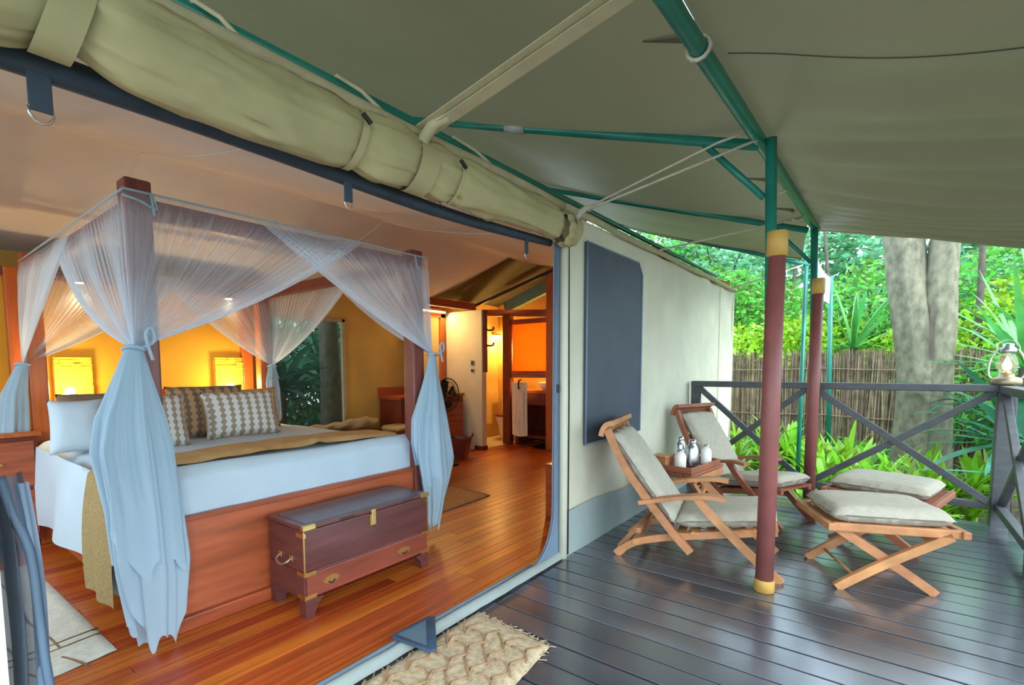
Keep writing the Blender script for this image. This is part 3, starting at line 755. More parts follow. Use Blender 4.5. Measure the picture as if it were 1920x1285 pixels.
part('footboard_cap', lambda bm: box(bm, BX0+.09, BX1-.09, BF-.015, BF+.035, .50, .525, .004), bed_m, bed)
part('footboard_base', lambda bm: box(bm, BX0+.02, BX1-.02, BF-.038, BF+.03, 0, .065, .006), bed_m, bed)
part('side_panel', lambda bm: box(bm, BX0+.02, BX0+.05, BF+.07, BB-.05, .06, .50), bedh_m, bed)
part('side_panel', lambda bm: box(bm, BX1-.05, BX1-.02, BF+.07, BB-.05, .06, .52), bedh_m, bed)
part('headboard', lambda bm: box(bm, BX0+.05, BX1-.05, BB-.03, BB+.02, .2, .82, .006), dark_wood, bed)
def matt_f(bm):
    box(bm, BX0+.09, BX1-.09, BF+.035, BB-.04, .30, .70, .06)
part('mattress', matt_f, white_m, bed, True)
# bedding
TZ = .715
def duvet_f(bm):
    def f(u, v):
        Y = 2.50+v*1.9
        wv = .012*n3(u*6, v*6, 3)
        if u < .30:      # hanging over the left side down towards the floor
            t = u/.30; z = .10+.07*math.sin(v*2.2)+(.60-.0)*t*1.0; X = BX0-.045+.03*math.sin(v*16+t*2)*(1-t)+.02*t
            if Y < 2.62: X += 0
            return (X, Y, min(z, TZ-.03))
        t = (u-.30)/.70; X = BX0-.025+t*(BX1-BX0-.045)
        z = TZ+.02*sag(t)**.6+wv - .035*max(0, 1-t/.05)**2 - .05*max(0, (t-.94)/.06)**2-.05*max(0, 1-v/.03)**2
        return (X, Y, z)
    surf(bm, f, 60, 50)
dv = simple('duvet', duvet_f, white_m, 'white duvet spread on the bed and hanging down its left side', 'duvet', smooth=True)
def sheet_f(bm):
    def f(u, v):
        X = BX0+.085+u*(BX1-BX0-.155); a = v*1.0
        if v < .6: Y = BF+.018-.004*math.sin(u*30); z = .49+v/.6*.195
        else: t = (v-.6)/.4; Y = BF+.018+.07*t; z = .685+.055*math.sin(t*PI/2)
        return (X, Y+.003*n3(u*12, v*3), z+.004*math.sin(u*9))
    surf(bm, f, 50, 12)
simple('folded_sheet', sheet_f, white_m, 'smooth white bedding tucked down behind the footboard', 'sheet', smooth=True)
rn = thing('bed_runner', 'tan throw folded across the foot of the bed', 'throw')
def runner_f(bm):
    def f(u, v):
        X = BX0+.02+u*(BX1-BX0-.16); Y = 2.58+.10*u*0+v*(.26+.07*math.sin(u*2.5))-.04*u
        e = min(v, 1-v)
        return (X, Y, TZ+.022+.02*sag(u)**.6+.022*min(1, e*7)+.01*n3(u*9, v*4)+.012*math.exp(-((u-.6)/.02)**2)*(1-v))
    surf(bm, f, 70, 16)
part('throw_body', runner_f, throw_m, rn, True)
def band2_f(bm):
    def f(u, v):
        t = u; z = .12+(.62)*t; Y = 2.62+v*.42+.02*math.sin(t*3)
        X = BX0-.092+.012*math.sin(v*10+t*2)*(1-t)+.045*t**3
        if t > .93: X += .05*(t-.93)/.07
        return (X, Y, z)
    surf(bm, f, 24, 14)
part('woven_end', band2_f, weave_m, rn, True, 'gold woven end of the throw hanging down the side')

# pillows
def zigzag(name, ca, cb):
    m = bpy.data.materials.new(name); m.use_nodes = True; n = m.node_tree.nodes; l = m.node_tree.links; b = n['Principled BSDF']; b.inputs['Roughness'].default_value = .9
    tc_ = n.new('ShaderNodeTexCoord'); s = n.new('ShaderNodeSeparateXYZ'); l.new(tc_.outputs['UV'], s.inputs[0])
    def mth(op, a, b_=None, c_=None):
        q = n.new('ShaderNodeMath'); q.operation = op
        for i, val in enumerate((a, b_, c_)):
            if val is None: continue
            if isinstance(val, (int, float)): q.inputs[i].default_value = val
            else: l.new(val, q.inputs[i])
        return q.outputs[0]
    zz = mth('PINGPONG', mth('MULTIPLY', s.outputs['Y'], 8), .5)
    xx = mth('MULTIPLY', s.outputs['X'], 8)
    col = mth('PINGPONG', xx, .5)
    d = mth('ADD', col, mth('MULTIPLY', zz, .5))
    st = mth('GREATER_THAN', mth('FRACT', d), .40)
    mx = n.new('ShaderNodeMix'); mx.data_type = 'RGBA'; l.new(st, mx.inputs[0]); mx.inputs[6].default_value = (*ca, 1); mx.inputs[7].default_value = (*cb, 1)
    l.new(mx.outputs[2], b.inputs['Base Color']); return m
zig_m = zigzag('zigzag_weave', (.66, .65, .6), (.33, .265, .185))
dia_m = zigzag('diamond_weave', (.4, .24, .12), (.16, .1, .06))
def pillow(name, lab, c, wdt, hgt_, th, rz, lean, mat, piping=None, group=None):
    bm = NB()
    def f(sgn):
        def g(u, v):
            a, b = 2*u-1, 2*v-1; e = max(0., (1-abs(a)**3)*(1-abs(b)**3))**.55
            return (a*wdt/2*(1-.07*(1-b*b)), sgn*-(th/2)*e+.003*n3(a*4, b*4, c[0]), b*hgt_/2*(1-.08*(1-a*a))+hgt_/2)
        return g
    surf(bm, f(1), 20, 16); surf(bm, f(-1), 20, 16)
    bmesh.ops.remove_doubles(bm, verts=bm.verts[:], dist=.0008); bmesh.ops.recalc_face_normals(bm, faces=bm.faces[:])
    o = mesh_obj(name, bm, mat, None, True); o.location = c; o.rotation_euler = (-lean, 0, rz)
    tag(o, lab, 'pillow', group)
    if piping:
        bm = NB(); pts = []
        for k in range(41):
            t = 2*PI*k/40; a = abs(math.cos(t))**.35*math.copysign(1, math.cos(t)); b = abs(math.sin(t))**.35*math.copysign(1, math.sin(t))
            pts.append((a*wdt/2*(1-.07*(1-b*b)), 0, b*hgt_/2*(1-.08*(1-a*a))+hgt_/2))
        tube(bm, pts, .006, 6); mesh_obj('piping', bm, piping, o, True)
    return o
PZ0 = TZ+.012
pillow('lumbar_pillow', 'wide white and taupe zigzag pillow at the right front of the pillows', (1.63, 3.43, PZ0), .50, .33, .15, -.06, .30, zig_m, tanp_m)
pillow('lumbar_pillow', 'white and taupe zigzag pillow half hidden behind the net tail', (1.03, 3.30, PZ0), .40, .33, .15, -.06, .30, zig_m, tanp_m)
pillow('cushion', 'brown pillow with diamond border and dark piping behind the wide zigzag pillow', (1.47, 3.57, PZ0), .50, .37, .16, -.05, .28, dia_m, pipe_m)
pillow('cushion', 'plain tan pillow showing between the two zigzag pillows', (1.22, 3.62, PZ0), .44, .33, .16, .05, .28, tanp_m)
pillow('cushion', 'dark brown cushion leaning behind the white pillow at the left', (.86, 3.66, PZ0), .36, .34, .14, -.1, .25, taupe_m, pipe_m)
pillow('pillow', 'white pillow standing at the left edge of the bed', (.735, 3.52, PZ0), .26, .31, .16, -.25, .2, white_m)
pillow('cushion', 'dark tan cushion rising behind the half hidden zigzag pillow', (1.12, 3.74, PZ0), .46, .28, .16, 0, .25, taupe_m)
pillow('pillow', 'brown fringed pillow behind the diamond pillow', (1.85, 3.82, PZ0), .5, .33, .16, -.05, .25, throw_m)

# ================================================================== MOSQUITO NET
net = thing('mosquito_net', 'white sheer mosquito net hung round the bed canopy and knotted at the posts', 'mosquito net')
def swag(A, B, K, out, sagz, nfold=26, amp=.012, lift=0.):
    """sheer panel hanging from rail A-B gathered into knot K; u=1 is the free edge"""
    A, B, K, out = Vector(A), Vector(B), Vector(K), Vector(out)
    def f(u, v):
        p = A.lerp(B, u); q = p.lerp(K, v)
        q.z -= sagz*u*sag(v)
        q += out*(amp*math.sin(2*PI*nfold*u+1.5*math.sin(u*9))*(1-.9*v)*min(1, v*6+.15)+.03*sag(v)*u)
        q += out*.02*math.sin(u*17)*v*(1-v)*2
        return q
    return lambda bm: surf(bm, f, 150, 22)
def tail(c, w0, wts, zt, zb, seed, layers=2):
    """gathered tail hanging below knot; wts = [(z, centre offset x, half width)]"""
    def make(li):
        def f(u, v):
            z = zt+(zb+.33*li-zt)*v
            zz = zt+(zb-zt)*v
            for (za, oa, ha), (zc, oc, hc) in zip(wts, wts[1:]):
                if za >= z >= zc or zc == wts[-1][0]:
                    t = min(1, max(0, (za-z)/(za-zc))); o_ = oa+(oc-oa)*t; h = ha+(hc-ha)*t; break
            th = 2*PI*u
            k = 1+.16*math.sin(5*th+seed+2*v)*min(1, v*3)+.12*math.sin(11*th+seed*2+v*3)*min(1, v*2)
            jag = (.16*(.5+.5*math.sin(2*th+seed))**2+.035*math.sin(5*th+seed*2)+.02*math.sin(11*th))*v**2
            return (c[0]+o_+h*(1.0+.10*li)*(k if not li else 1+.2*math.sin(4*th+seed*3+2*v)*min(1, v*3)+.10*math.sin(13*th+v*4)*v)*math.cos(th), c[1]+h*.5*(1+.1*li)*k*math.sin(th)-.0*li, z+jag)
        return lambda bm: surf(bm, f, 120, 40, True)
    return [make(i) for i in range(layers)]
def knot(K, r=.03):
    K = Vector(K)
    return lambda bm: tube(bm, [K+Vector((r*1.25*math.cos(a*PI/6), r*1.25*math.sin(a*PI/6), .006*math.sin(a))) for a in range(13)], .008, 8)
RZ = 1.925
def curtain(pan, tails, K):
    c = part('curtain', pan, white_net, net, True)
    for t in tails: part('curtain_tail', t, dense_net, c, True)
    part('tie', knot(K), dense_net, c, True)
    return c
fl_k, fr_k, bl_k, br_k = (.70, 2.40, 1.285), (2.425, 2.40, 1.285), (.665, 4.46, 1.235), (2.37, 4.42, 1.22)
curtain(swag((.70, 2.425, RZ), (1.88, 2.425, RZ), fl_k, (0, -1, 0), .05), tail(fl_k, .05, [(1.285, 0, .03), (1.0, -.025, .10), (.86, -.025, .12), (.6, .0, .115), (.3, .015, .12), (.03, .02, .095)], 1.285, .03, 1.0), fl_k)
part('curtain', swag((2.42, 2.425, RZ), (1.24, 2.42, RZ), fr_k, (0, -1, 0), .045), white_net, net, True)
fc = [c for c in net.children if c.name.startswith('curtain')][-1]
for t in tail(fr_k, .05, [(1.285, 0, .025), (1.0, -.015, .085), (.8, -.03, .125), (.6, -.015, .135), (.42, .015, .13), (.25, .01, .10), (.1, -.01, .075)], 1.285, .10, 2.3): part('curtain_tail', t, dense_net, fc, True)
part('tie', knot(fr_k), dense_net, fc, True)
# bows
for K in (fl_k, fr_k):
    K = Vector(K); part('bow', lambda bm: tube(bm, fine([K+Vector((.02, -.03, .0)), K+Vector((.06, -.05, .03)), K+Vector((.05, -.05, .08)), K+Vector((.03, -.045, .05)), K+Vector((.05, -.05, -.05))]), .007, 6), dense_net, net, True)
# left side
part('curtain', swag((.705, 2.44, RZ), (.705, 3.62, RZ-.03), fl_k, (-1, 0, 0), .10), white_net, net, True)
curtain(swag((.69, 4.52, RZ-.02), (.70, 3.25, RZ-.03), bl_k, (-1, 0, 0), .06), tail(bl_k, .05, [(1.235, 0, .03), (1.04, -.05, .055), (.7, -.07, .07), (.2, -.07, .065)], 1.235, .2, 3.1), bl_k)
# right side
part('curtain', swag((2.40, 2.44, RZ), (2.39, 3.5, RZ-.02), fr_k, (1, 0, 0), .08), white_net, net, True)
curtain(swag((2.40, 4.5, RZ), (2.40, 3.2, RZ-.02), br_k, (1, 0, 0), .06), tail(br_k, .05, [(1.22, 0, .03), (1.0, 0, .06), (.75, 0, .07)], 1.22, .75, 4.2), br_k)
# rear
part('curtain', swag((.72, 4.46, RZ), (1.72, 4.46, RZ), bl_k, (0, -1, 0), .06), white_net, net, True)
part('curtain', swag((2.40, 4.46, RZ), (1.45, 4.46, RZ), br_k, (0, -1, 0), .06), white_net, net, True)
for a, b in (((.70, 2.43, RZ+.004), (2.42, 2.43, RZ+.004)), ((.70, 2.43, RZ), (.69, 4.5, RZ-.01)), ((2.42, 2.43, RZ), (2.40, 4.5, RZ))):
    part('net_hem', lambda bm: tube(bm, [a, b], .005, 6), dense_net, net)
part('tie_tape', lambda bm: tube(bm, fine([(.70, 2.435, 1.905), (.76, 2.425, 1.89), (.82, 2.43, 1.87), (.80, 2.425, 1.93), (.81, 2.425, 1.84)]), .005, 6), dense_net, net, True)
part('tie_tape', lambda bm: tube(bm, fine([(2.30, 2.42, 1.93), (2.31, 2.415, 1.86), (2.34, 2.415, 1.84)]), .005, 6), dense_net, net, True)

# ================================================================== CAMPAIGN CHEST
CX0, CX1, CY0, CY1 = 1.25, 2.065, 2.105, 2.425
ch = thing('campaign_chest', 'dark wooden campaign chest with brass fittings at the foot of the bed', 'chest', (CX0, CY0, 0))
W, D = CX1-CX0, CY1-CY0
part('chest_body', lambda bm: box(bm, 0, W, 0, D, .225, .425, .004), chest_m, ch)
part('drawer_case', lambda bm: box(bm, .0, W, .006, D, .09, .222, .003), chest_m, ch)
dr_ = part('drawer', lambda bm: box(bm, .012, W-.012, -.004, .02, .098, .215, .003), drawer_m, ch)
part('lid', lambda bm: box(bm, -.006, W+.006, -.008, D, .43, .452, .004), chest_m, ch)
part('lid_sheen', lambda bm: box(bm, .03, W-.03, .025, D-.03, .450, .4545), M('lid_sky_sheen', (.12, .11, .13), .25, .1, 6), ch)  # grey-violet sheet on the lid, the sky's reflection put into its colour
def foot(sgn_x, x0):
    s_ = 1 if sgn_x > 0 else -1
    return lambda bm: prism(bm, [(x0, 0), (x0+s_*.05, 0), (x0+s_*.06, .045), (x0+s_*.10, .085), (x0, .092)], 0.0, .05, 1)
for x0, s_ in ((0, 1), (W, -1)):
    part('foot', foot(s_, x0), chest_m, ch)
    o = part('foot', foot(s_, x0), chest_m, ch); o.location = (0, D-.05, 0)
for x0 in (.14, .62):
    p_ = part('drawer_pull', lambda bm: prism(bm, [(x0+.045*math.cos(a)*(1.0)+.0, .157+.02*math.sin(a)) for a in [PI*2*k/16 for k in range(16)]], -.010, -.004, 1), brass_m, dr_)
    part('pull_ring', lambda bm: tube(bm, [(x0-.018+.036*k/6, -.013, .150-.012*math.sin(PI*k/6)) for k in range(7)], .003, 6), dark_metal, p_, True)
def corner(x0, z0, s_, l=.06, h=.02):
    def f(bm):
        box(bm, min(x0, x0+s_*l), max(x0, x0+s_*l), -.0045, .0, z0, z0+h)
        box(bm, x0-.0035 if s_ > 0 else x0, x0 if s_ > 0 else x0+.0035, -.004, .06, z0, z0+h)
    return f
for x0, s_ in ((0, 1), (W, -1)):
    for z0, l in ((.205, .07), (.092, .07), (.395, .012)):
        part('brass_corner', corner(x0, z0, s_, l*.85), brass_m, ch)
    part('brass_corner', lambda bm: box(bm, min(x0-.007*s_, x0+s_*.06), max(x0-.007*s_, x0+s_*.06), -.0095, .012, .431, .4535), brass_m, ch)
    part('brass_edge', lambda bm: box(bm, x0-.003, x0+.004, -.003, .003, .225, .425), brass_m, ch)
part('latch', lambda bm: (box(bm, W*.5-.015, W*.5+.015, -.014, -.006, .36, .445, .003), box(bm, W*.5-.022, W*.5-.016, -.010, .0, .36, .42)), brass_m, ch)
for x0 in (.2, .62):
    part('lid_recess', lambda bm: box(bm, x0, x0+.09, -.0095, -.0075, .432, .447), M('recess', (.05, .02, .015), .6), ch)
hp = part('side_handle', lambda bm: tube(bm, fine([(-.004, .11, .275), (-.028, .115, .26), (-.034, .16, .245), (-.028, .205, .26), (-.004, .21, .275)]), .006, 8), M('iron_handle', (.45, .36, .3), .35, metal=.8), ch, True)
for yy in (.11, .21): part('handle_plate', lambda bm: box(bm, -.006, 0, yy-.014, yy+.014, .262, .29, .002), brass_m, ch)

# ================================================================== RUGS INSIDE
lr = thing('bedside_rug', 'cream rug with brown line pattern on the floor at the left of the bed', 'rug')
def lr_f(bm):
    def f(u, v):
        p = Vector((-.35, 2.36, 0)).lerp(Vector((.605, 2.507, 0)), u).lerp(Vector((-.40, 4.05, 0)).lerp(Vector((.565, 4.06, 0)), u), v)
        e = min(u, 1-u, v, 1-v); p.z = .003+.011*min(1, e*40)+.002*n3(p.x*20, p.y*20); return p
    surf(bm, f, 40, 60)
part('rug_body', lr_f, cream_m, lr, True)
def lrline(pts): part('pattern_line', lambda bm: tube(bm, [(*p, .0135) for p in pts], .0045, 6), brown_line, lr, True)
lrline([(-.38, 2.57), (.1, 2.64), (.60, 2.71)]); lrline([(-.38, 2.63), (.1, 2.70), (.60, 2.77)])
for x0 in (.05, .2, .34, .47):
    lrline(fine([(x0-.02, 2.70), (x0-.03, 2.85), (x0-.06, 3.1), (x0-.05, 3.4), (x0-.07, 3.8)]))
    lrline(fine([(x0-.03, 2.60), (x0, 2.52), (x0+.02, 2.45)], 3))
jr = thing('jute_rug', 'small woven jute rug on the floor at the right of the bed', 'rug')
def jr_f(bm):
    def f(u, v):
        p = Vector((2.48, 2.80, 0)).lerp(Vector((3.58, 2.82, 0)), u).lerp(Vector((2.50, 3.36, 0)).lerp(Vector((3.63, 3.34, 0)), u), v)
        e = min(u, 1-u, v, 1-v); p.z = .003+.008*min(1, e*30)+.0015*math.sin(v*160); return p
    surf(bm, f, 40, 60)
part('rug_body', jr_f, sisal_m, jr, True)
part('rug_border', lambda bm: tube(bm, [(2.48, 2.80, .006), (3.58, 2.82, .006), (3.63, 3.34, .006), (2.50, 3.36, .006), (2.48, 2.80, .006)], .006, 6), jute_dark, jr)

# ================================================================== HEADBOARD WALL AND LAMPS
HY = 4.86
def hw_f(bm):
    surf(bm, lambda u, v: (-.65+u*3.0, HY+.005*n3(u*6, v*4), v*1.88), 20, 14)
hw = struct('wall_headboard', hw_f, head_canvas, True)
for X in (.70, 2.335):
    part('upright', lambda bm: box(bm, X-.05, X+.05, HY-.06, HY+.02, 0, 1.92, .008), orange_m, hw)
part('ledge', lambda bm: box(bm, .76, 2.29, HY-.16, HY, .80, .835, .005), orange_m, hw)
part('cap_rail', lambda bm: box(bm, -.65, 2.4, HY-.05, HY+.03, 1.86, 1.92, .005), post_m, hw)
def lamp(xa, xb, xl, lab):
    l_ = thing('wall_lamp', lab, 'lamp', (0, 0, 0))
    def pf(bm):
        # split-stone faced panel: uneven courses
        z = .84
        while z < 1.29:
            h = R_.uniform(.016, .03); x = xa
            while x < xb-.005:
                wd = min(R_.uniform(.03, .09), xb-x); dd = R_.uniform(0, .012)
                box(bm, x, x+wd-.001, HY-.055-dd, HY-.005, z, min(z+h, 1.30)-.001); x += wd
            z += h
    part('stone_panel', pf, stone_m, l_)
    part('lamp_holder', lambda bm: lathe(bm, [(.045, 0), (.05, .01), (.02, .02)], 16, (xl, HY-.11, .975)), brass_m, l_, True)
    part('bulb', lambda bm: lathe(bm, [(.001, -.03), (.026, -.02), (.034, 0), (.026, .022), (.001, .034)], 16, (xl, HY-.11, 1.03)), glow, l_, True)
    d = bpy.data.lights.new('lamp_light', 'POINT'); d.energy = 7; d.color = (1, .7, .34); d.shadow_soft_size = .05
    o = bpy.data.objects.new('lamp_light', d); COL.objects.link(o); o.location = (xl, HY-.25, 1.06); o.parent = l_
lamp(.885, 1.115, .96, 'glowing bedside wall lamp on a yellow stone panel, left of the bed head')
lamp(2.03, 2.28, 2.135, 'glowing bedside wall lamp on a yellow stone panel, right of the bed head')
c = thing('candle_bowl', 'red glass candle bowl on a dark stand on the headboard ledge', 'bowl', (1.58, HY-.09, .836))
part('stand', lambda bm: lathe(bm, [(.05, 0), (.05, .008), (.015, .02), (.015, .06), (.06, .10), (.065, .115)], 20), dark_metal, c, True)
part('bowl', lambda bm: lathe(bm, [(.02, .115), (.055, .13), (.065, .165), (.06, .19), (.055, .188), (.05, .15)], 20), redglass, c, True)
ns = thing('nightstand', 'dark red wooden nightstand beside the left post of the bed', 'nightstand', (.32, 4.4, 0))
part('top', lambda bm: box(bm, -.02, .40, -.02, .38, .76, .79, .004), orange_m, ns)
part('body', lambda bm: box(bm, 0, .38, 0, .36, .06, .76, .004), dark_wood, ns)
for k in (0, 1):
    d_ = part('drawer', lambda bm: box(bm, .02, .36, -.012, .0, .10+k*.33, .40+k*.33, .004), bed_m, ns)
    part('knob', lambda bm: lathe(bm, [(.001, 0), (.013, .004), (.013, .014), (.006, .02)], 12, (.19, -.03, .25+k*.33)), brass_m, d_, True)
for i, (X, Y, Z) in enumerate(((.98, 4.40, 1.835), (2.02, 4.46, 1.835))):
    sp = thing('spot_lamp', ('small bright spotlight under the canopy above the left bedside lamp', 'small bright spotlight under the canopy above the right bedside lamp')[i], 'lamp', (X, Y, Z))
    part('housing', lambda bm: lathe(bm, [(.03, 0), (.03, -.03), (.034, -.035)], 16), brass_m, sp, True)
    part('lens', lambda bm: lathe(bm, [(.028, -.034), (.02, -.04), (.001, -.042)], 16), glow, sp, True)
    d = bpy.data.lights.new('spot_light', 'SPOT'); d.energy = 4; d.color = (1, .72, .4); d.spot_size = math.radians(120); d.spot_blend = .8; d.shadow_soft_size = .04
    o = bpy.data.objects.new('spot_light', d); COL.objects.link(o); o.parent = sp; o.location = (0, 0, -.06)

# ================================================================== BACK OF THE TENT
bn = thing('window_bench', 'low dark bench under the rear window', 'bench', (2.6, 4.85, 0))
part('seat', lambda bm: box(bm, 0, 1.30, 0, .30, .42, .46, .006), dark_wood, bn)
for X in (.04, 1.22):
    for Y in (.03, .25): part('leg', lambda bm: box(bm, X, X+.05, Y, Y+.05, 0, .42, .003), dark_wood, bn)
def bunch_f(bm):
    def f(u, v):
        th = 2*PI*v; X = 2.5+u*1.5; r = .045+.055*math.exp(-((u-.82)/.14)**2)+.012*math.sin(u*40+th*2)
        return (X, 4.98+r*1.1*math.cos(th), .505+.02*u+r*(1+.2*math.sin(th*3+u*9))*math.sin(th)*.7)
    surf(bm, f, 60, 20)
simple('rolled_blind', bunch_f, canvas_roll, 'tan canvas window blind lying rolled and bunched along the bench', 'blind', smooth=True)
st_ = thing('stool', 'wooden stool with a pale yellow cushion beside the desk', 'stool', (4.02, 4.58, 0), .1)
for X in (0, .30):
    for Y in (0, .26): part('leg', lambda bm: box(bm, X, X+.035, Y, Y+.035, 0, .40, .003), post_m, st_)
part('frame', lambda bm: box(bm, -.005, .34, -.005, .30, .37, .41, .004), post_m, st_)
def stc(bm):
    cushion_bm(bm, 14, 14, .35, .31, .07); bmesh.ops.translate(bm, vec=(.167, .147, .41), verts=bm.verts[:])
part('cushion', stc, M('yellow_cushion', (.62, .47, .2), .9, .05, 20), st_, True)

dk = thing('desk', 'dark red writing desk against the rear canvas wall', 'desk', (0, 0, 0))
part('desk_top', lambda bm: box(bm, 4.22, 5.44, 4.74, 5.18, .785, .82, .004), bed_m, dk)
part('upstand', lambda bm: box(bm, 4.22, 5.44, 5.15, 5.19, .82, .935, .004), bed_m, dk)
part('apron', lambda bm: box(bm, 4.26, 5.40, 4.77, 4.79, .70, .785), dark_wood, dk)
part('side_panel', lambda bm: box(bm, 4.24, 4.30, 4.76, 5.17, 0, .785), dark_wood, dk)
cb = part('cabinet', lambda bm: box(bm, 4.98, 5.42, 4.75, 5.17, .05, .785, .004), dark_wood, dk)
part('door', lambda bm: box(bm, 5.0, 5.40, 4.735, 4.75, .08, .70, .006), bed_m, cb)
part('modesty_panel', lambda bm: box(bm, 4.3, 4.98, 5.12, 5.14, .15, .78), M('grey_panel', (.1, .13, .12), .6), dk)
ib = thing('ice_bucket', 'small silver bucket standing on the desk', 'bucket', (4.78, 4.92, .82))
part('pail', lambda bm: lathe(bm, [(.07, 0), (.10, .05), (.105, .1), (.09, .15), (.095, .16), (.085, .155)], 20), grey_metal, ib, True)
part('lid', lambda bm: lathe(bm, [(.088, .158), (.06, .185), (.015, .195), (.015, .21), (.001, .212)], 18), grey_metal, ib, True)
part('handle', lambda bm: tube(bm, [(.1*math.cos(a*PI/8), 0, .14+.07*math.sin(a*PI/8)) for a in range(9)], .004, 6), dark_metal, ib, True)
mr_ = thing('wall_mirror', 'large mirror in an orange wooden frame above the desk', 'mirror')
MY = 5.165
part('glass', lambda bm: box(bm, 4.78, 5.40, MY-.005, MY+.005, 1.0, 1.93), mirror_m, mr_)
for a in ((4.70, 4.79, .94, 1.98), (5.38, 5.47, .94, 1.98), (4.70, 5.47, 1.92, 1.99), (4.70, 5.47, .94, 1.02)):
    part('frame_bar', lambda bm: box(bm, a[0], a[1], MY-.03, MY+.012, a[2], a[3], .005), orange_m, mr_)
sl = thing('strip_light', 'warm strip lamp fixed along the top of the mirror', 'lamp')
part('tube', lambda bm: tube(bm, [(4.74, MY-.06, 2.0), (5.44, MY-.06, 2.0)], .014, 10), tube_glow, sl, True)
part('housing', lambda bm: box(bm, 4.72, 5.46, MY-.05, MY-.0, 2.01, 2.05, .004), orange_m, sl)
d = bpy.data.lights.new('strip_lamp', 'AREA'); d.shape = 'RECTANGLE'; d.size = .7; d.size_y = .03; d.energy = 7; d.color = (1, .66, .27)
o = bpy.data.objects.new('strip_lamp', d); COL.objects.link(o); o.parent = sl; o.location = (5.09, MY-.09, 1.99); o.rotation_euler = (math.radians(-35), 0, 0)

fn = thing('pedestal_fan', 'dark pedestal fan half hidden behind the right net tail', 'fan', (4.42, 4.16, 0))
part('base', lambda bm: lathe(bm, [(.16, 0), (.16, .02), (.05, .04), (.03, .06)], 28), dark_metal, fn, True)
part('stem', lambda bm: tube(bm, [(0, 0, .03), (0, 0, .78)], .018, 12), dark_metal, fn, True)
part('motor', lambda bm: tube(bm, [(-.0, .02, .86), (.0, .14, .87)], [.05, .06], 16), dark_metal, fn, True)
def cage(bm):
    for rr_ in (.05, .1, .15, .2):
        tube(bm, [(rr_*math.cos(k*PI/16), -.04-.04*(1-(rr_/.2)**2), .86+rr_*math.sin(k*PI/16)) for k in range(33)], .003 if rr_ < .19 else .007, 5)
    for k in range(28):
        a = k*PI/14; tube(bm, [(r_*math.cos(a), -.04-.04*(1-(r_/.2)**2), .86+r_*math.sin(a)) for r_ in (.02, .08, .14, .2)], .002, 4)
part('cage', cage, dark_metal, fn)
for k in range(4):
    a0 = k*PI/2+.3
    part('blade', lambda bm: surf(bm, lambda u, v: ((.03+.14*u)*math.cos(a0+(v-.5)*.9), -.02+.025*(v-.5), .86+(.03+.14*u)*math.sin(a0+(v-.5)*.9)), 5, 4), dark_metal, fn, True)
bk = thing('waste_basket', 'tapered dark red wooden waste basket beside the pillar', 'basket', (4.82, 4.3, 0), .4)
def bask(bm):
    A = [(-.09, -.09), (.09, -.09), (.09, .09), (-.09, .09)]
    lo_ = [bm.verts.new((x*1, y, .0)) for x, y in A]; hi_ = [bm.verts.new((x*1.5, y*1.5, .28)) for x, y in A]
    li_ = [bm.verts.new((x*.9, y*.9, .02)) for x, y in A]; hi2 = [bm.verts.new((x*1.38, y*1.38, .28)) for x, y in A]
    bm.faces.new(lo_[::-1]); bm.faces.new(li_)
    for i in range(4):
        j = (i+1) % 4
        bm.faces.new((lo_[i], lo_[j], hi_[j], hi_[i])); bm.faces.new((hi_[i], hi_[j], hi2[j], hi2[i])); bm.faces.new((hi2[i], hi2[j], li_[j], li_[i]))
part('basket_body', bask, dark_wood, bk)
for s_ in (-1, 1): part('corner_horn', lambda bm: bar(bm, (s_*.13, -.13, .27), (s_*.145, -.145, .32), .02, .02), dark_wood, bk)

# ---- pillar, bathroom partition
pw = struct('wall_pillar', lambda bm: box(bm, 5.50, 5.60, 4.46, 5.2, 0, 2.0), plaster_m)
part('skirting', lambda bm: box(bm, 5.49, 5.61, 4.445, 4.6, 0, .06, .004), dark_wood, pw)
for z, h in ((1.12, .05), (1.22, .07)):
    sw = thing('light_switch', 'light switch on the cream pillar, %s' % ('lower of the two' if z < 1.2 else 'upper of the two'), 'switch')
    part('plate', lambda bm: box(bm, 5.488, 5.499, 4.60, 4.66, z, z+h, .003), M('switch_grey', (.25, .22, .18), .5), sw)
    part('rocker', lambda bm: box(bm, 5.483, 5.489, 4.618, 4.642, z+.012, z+h-.012, .002), dark_metal, sw)
hk = thing('coat_rack', 'dark wooden coat rack with pegs on the pillar by the bathroom door', 'coat rack')
part('board', lambda bm: box(bm, 5.53, 5.60, 4.435, 4.46, 1.12, 2.0, .004), post_m, hk)
for z in (1.5, 1.72):
    part('peg', lambda bm: tube(bm, fine([(5.60, 4.44, z), (5.68, 4.42, z), (5.72, 4.42, z+.02), (5.72, 4.42, z+.05)]), .014, 8), post_m, hk, True)
PXX = 6.2
bp = struct('wall_bathroom', lambda bm: box(bm, PXX+.01, PXX+.014, 3.80, 4.43, 1.13, 1.88), panel_m)
part('head_beam', lambda bm: bar(bm, (PXX, 3.75, 1.955), (PXX, 5.2, 2.06), .09, .10, .005), bed_m, bp)
part('head_beam', lambda bm: box(bm, 4.6, 5.55, 4.6, 4.68, 2.0, 2.10, .005), bed_m, bp)
part('jamb', lambda bm: box(bm, PXX-.05, PXX+.05, 4.44, 4.58, 0, 1.98, .006), dark_wood, bp)
part('jamb', lambda bm: box(bm, PXX-.04, PXX+.04, 5.02, 5.1, 0, 2.0, .006), bed_m, bp)
part('post', lambda bm: box(bm, PXX-.06, PXX+.05, 3.70, 3.80, 0, 2.62, .006), orange_m, bp)
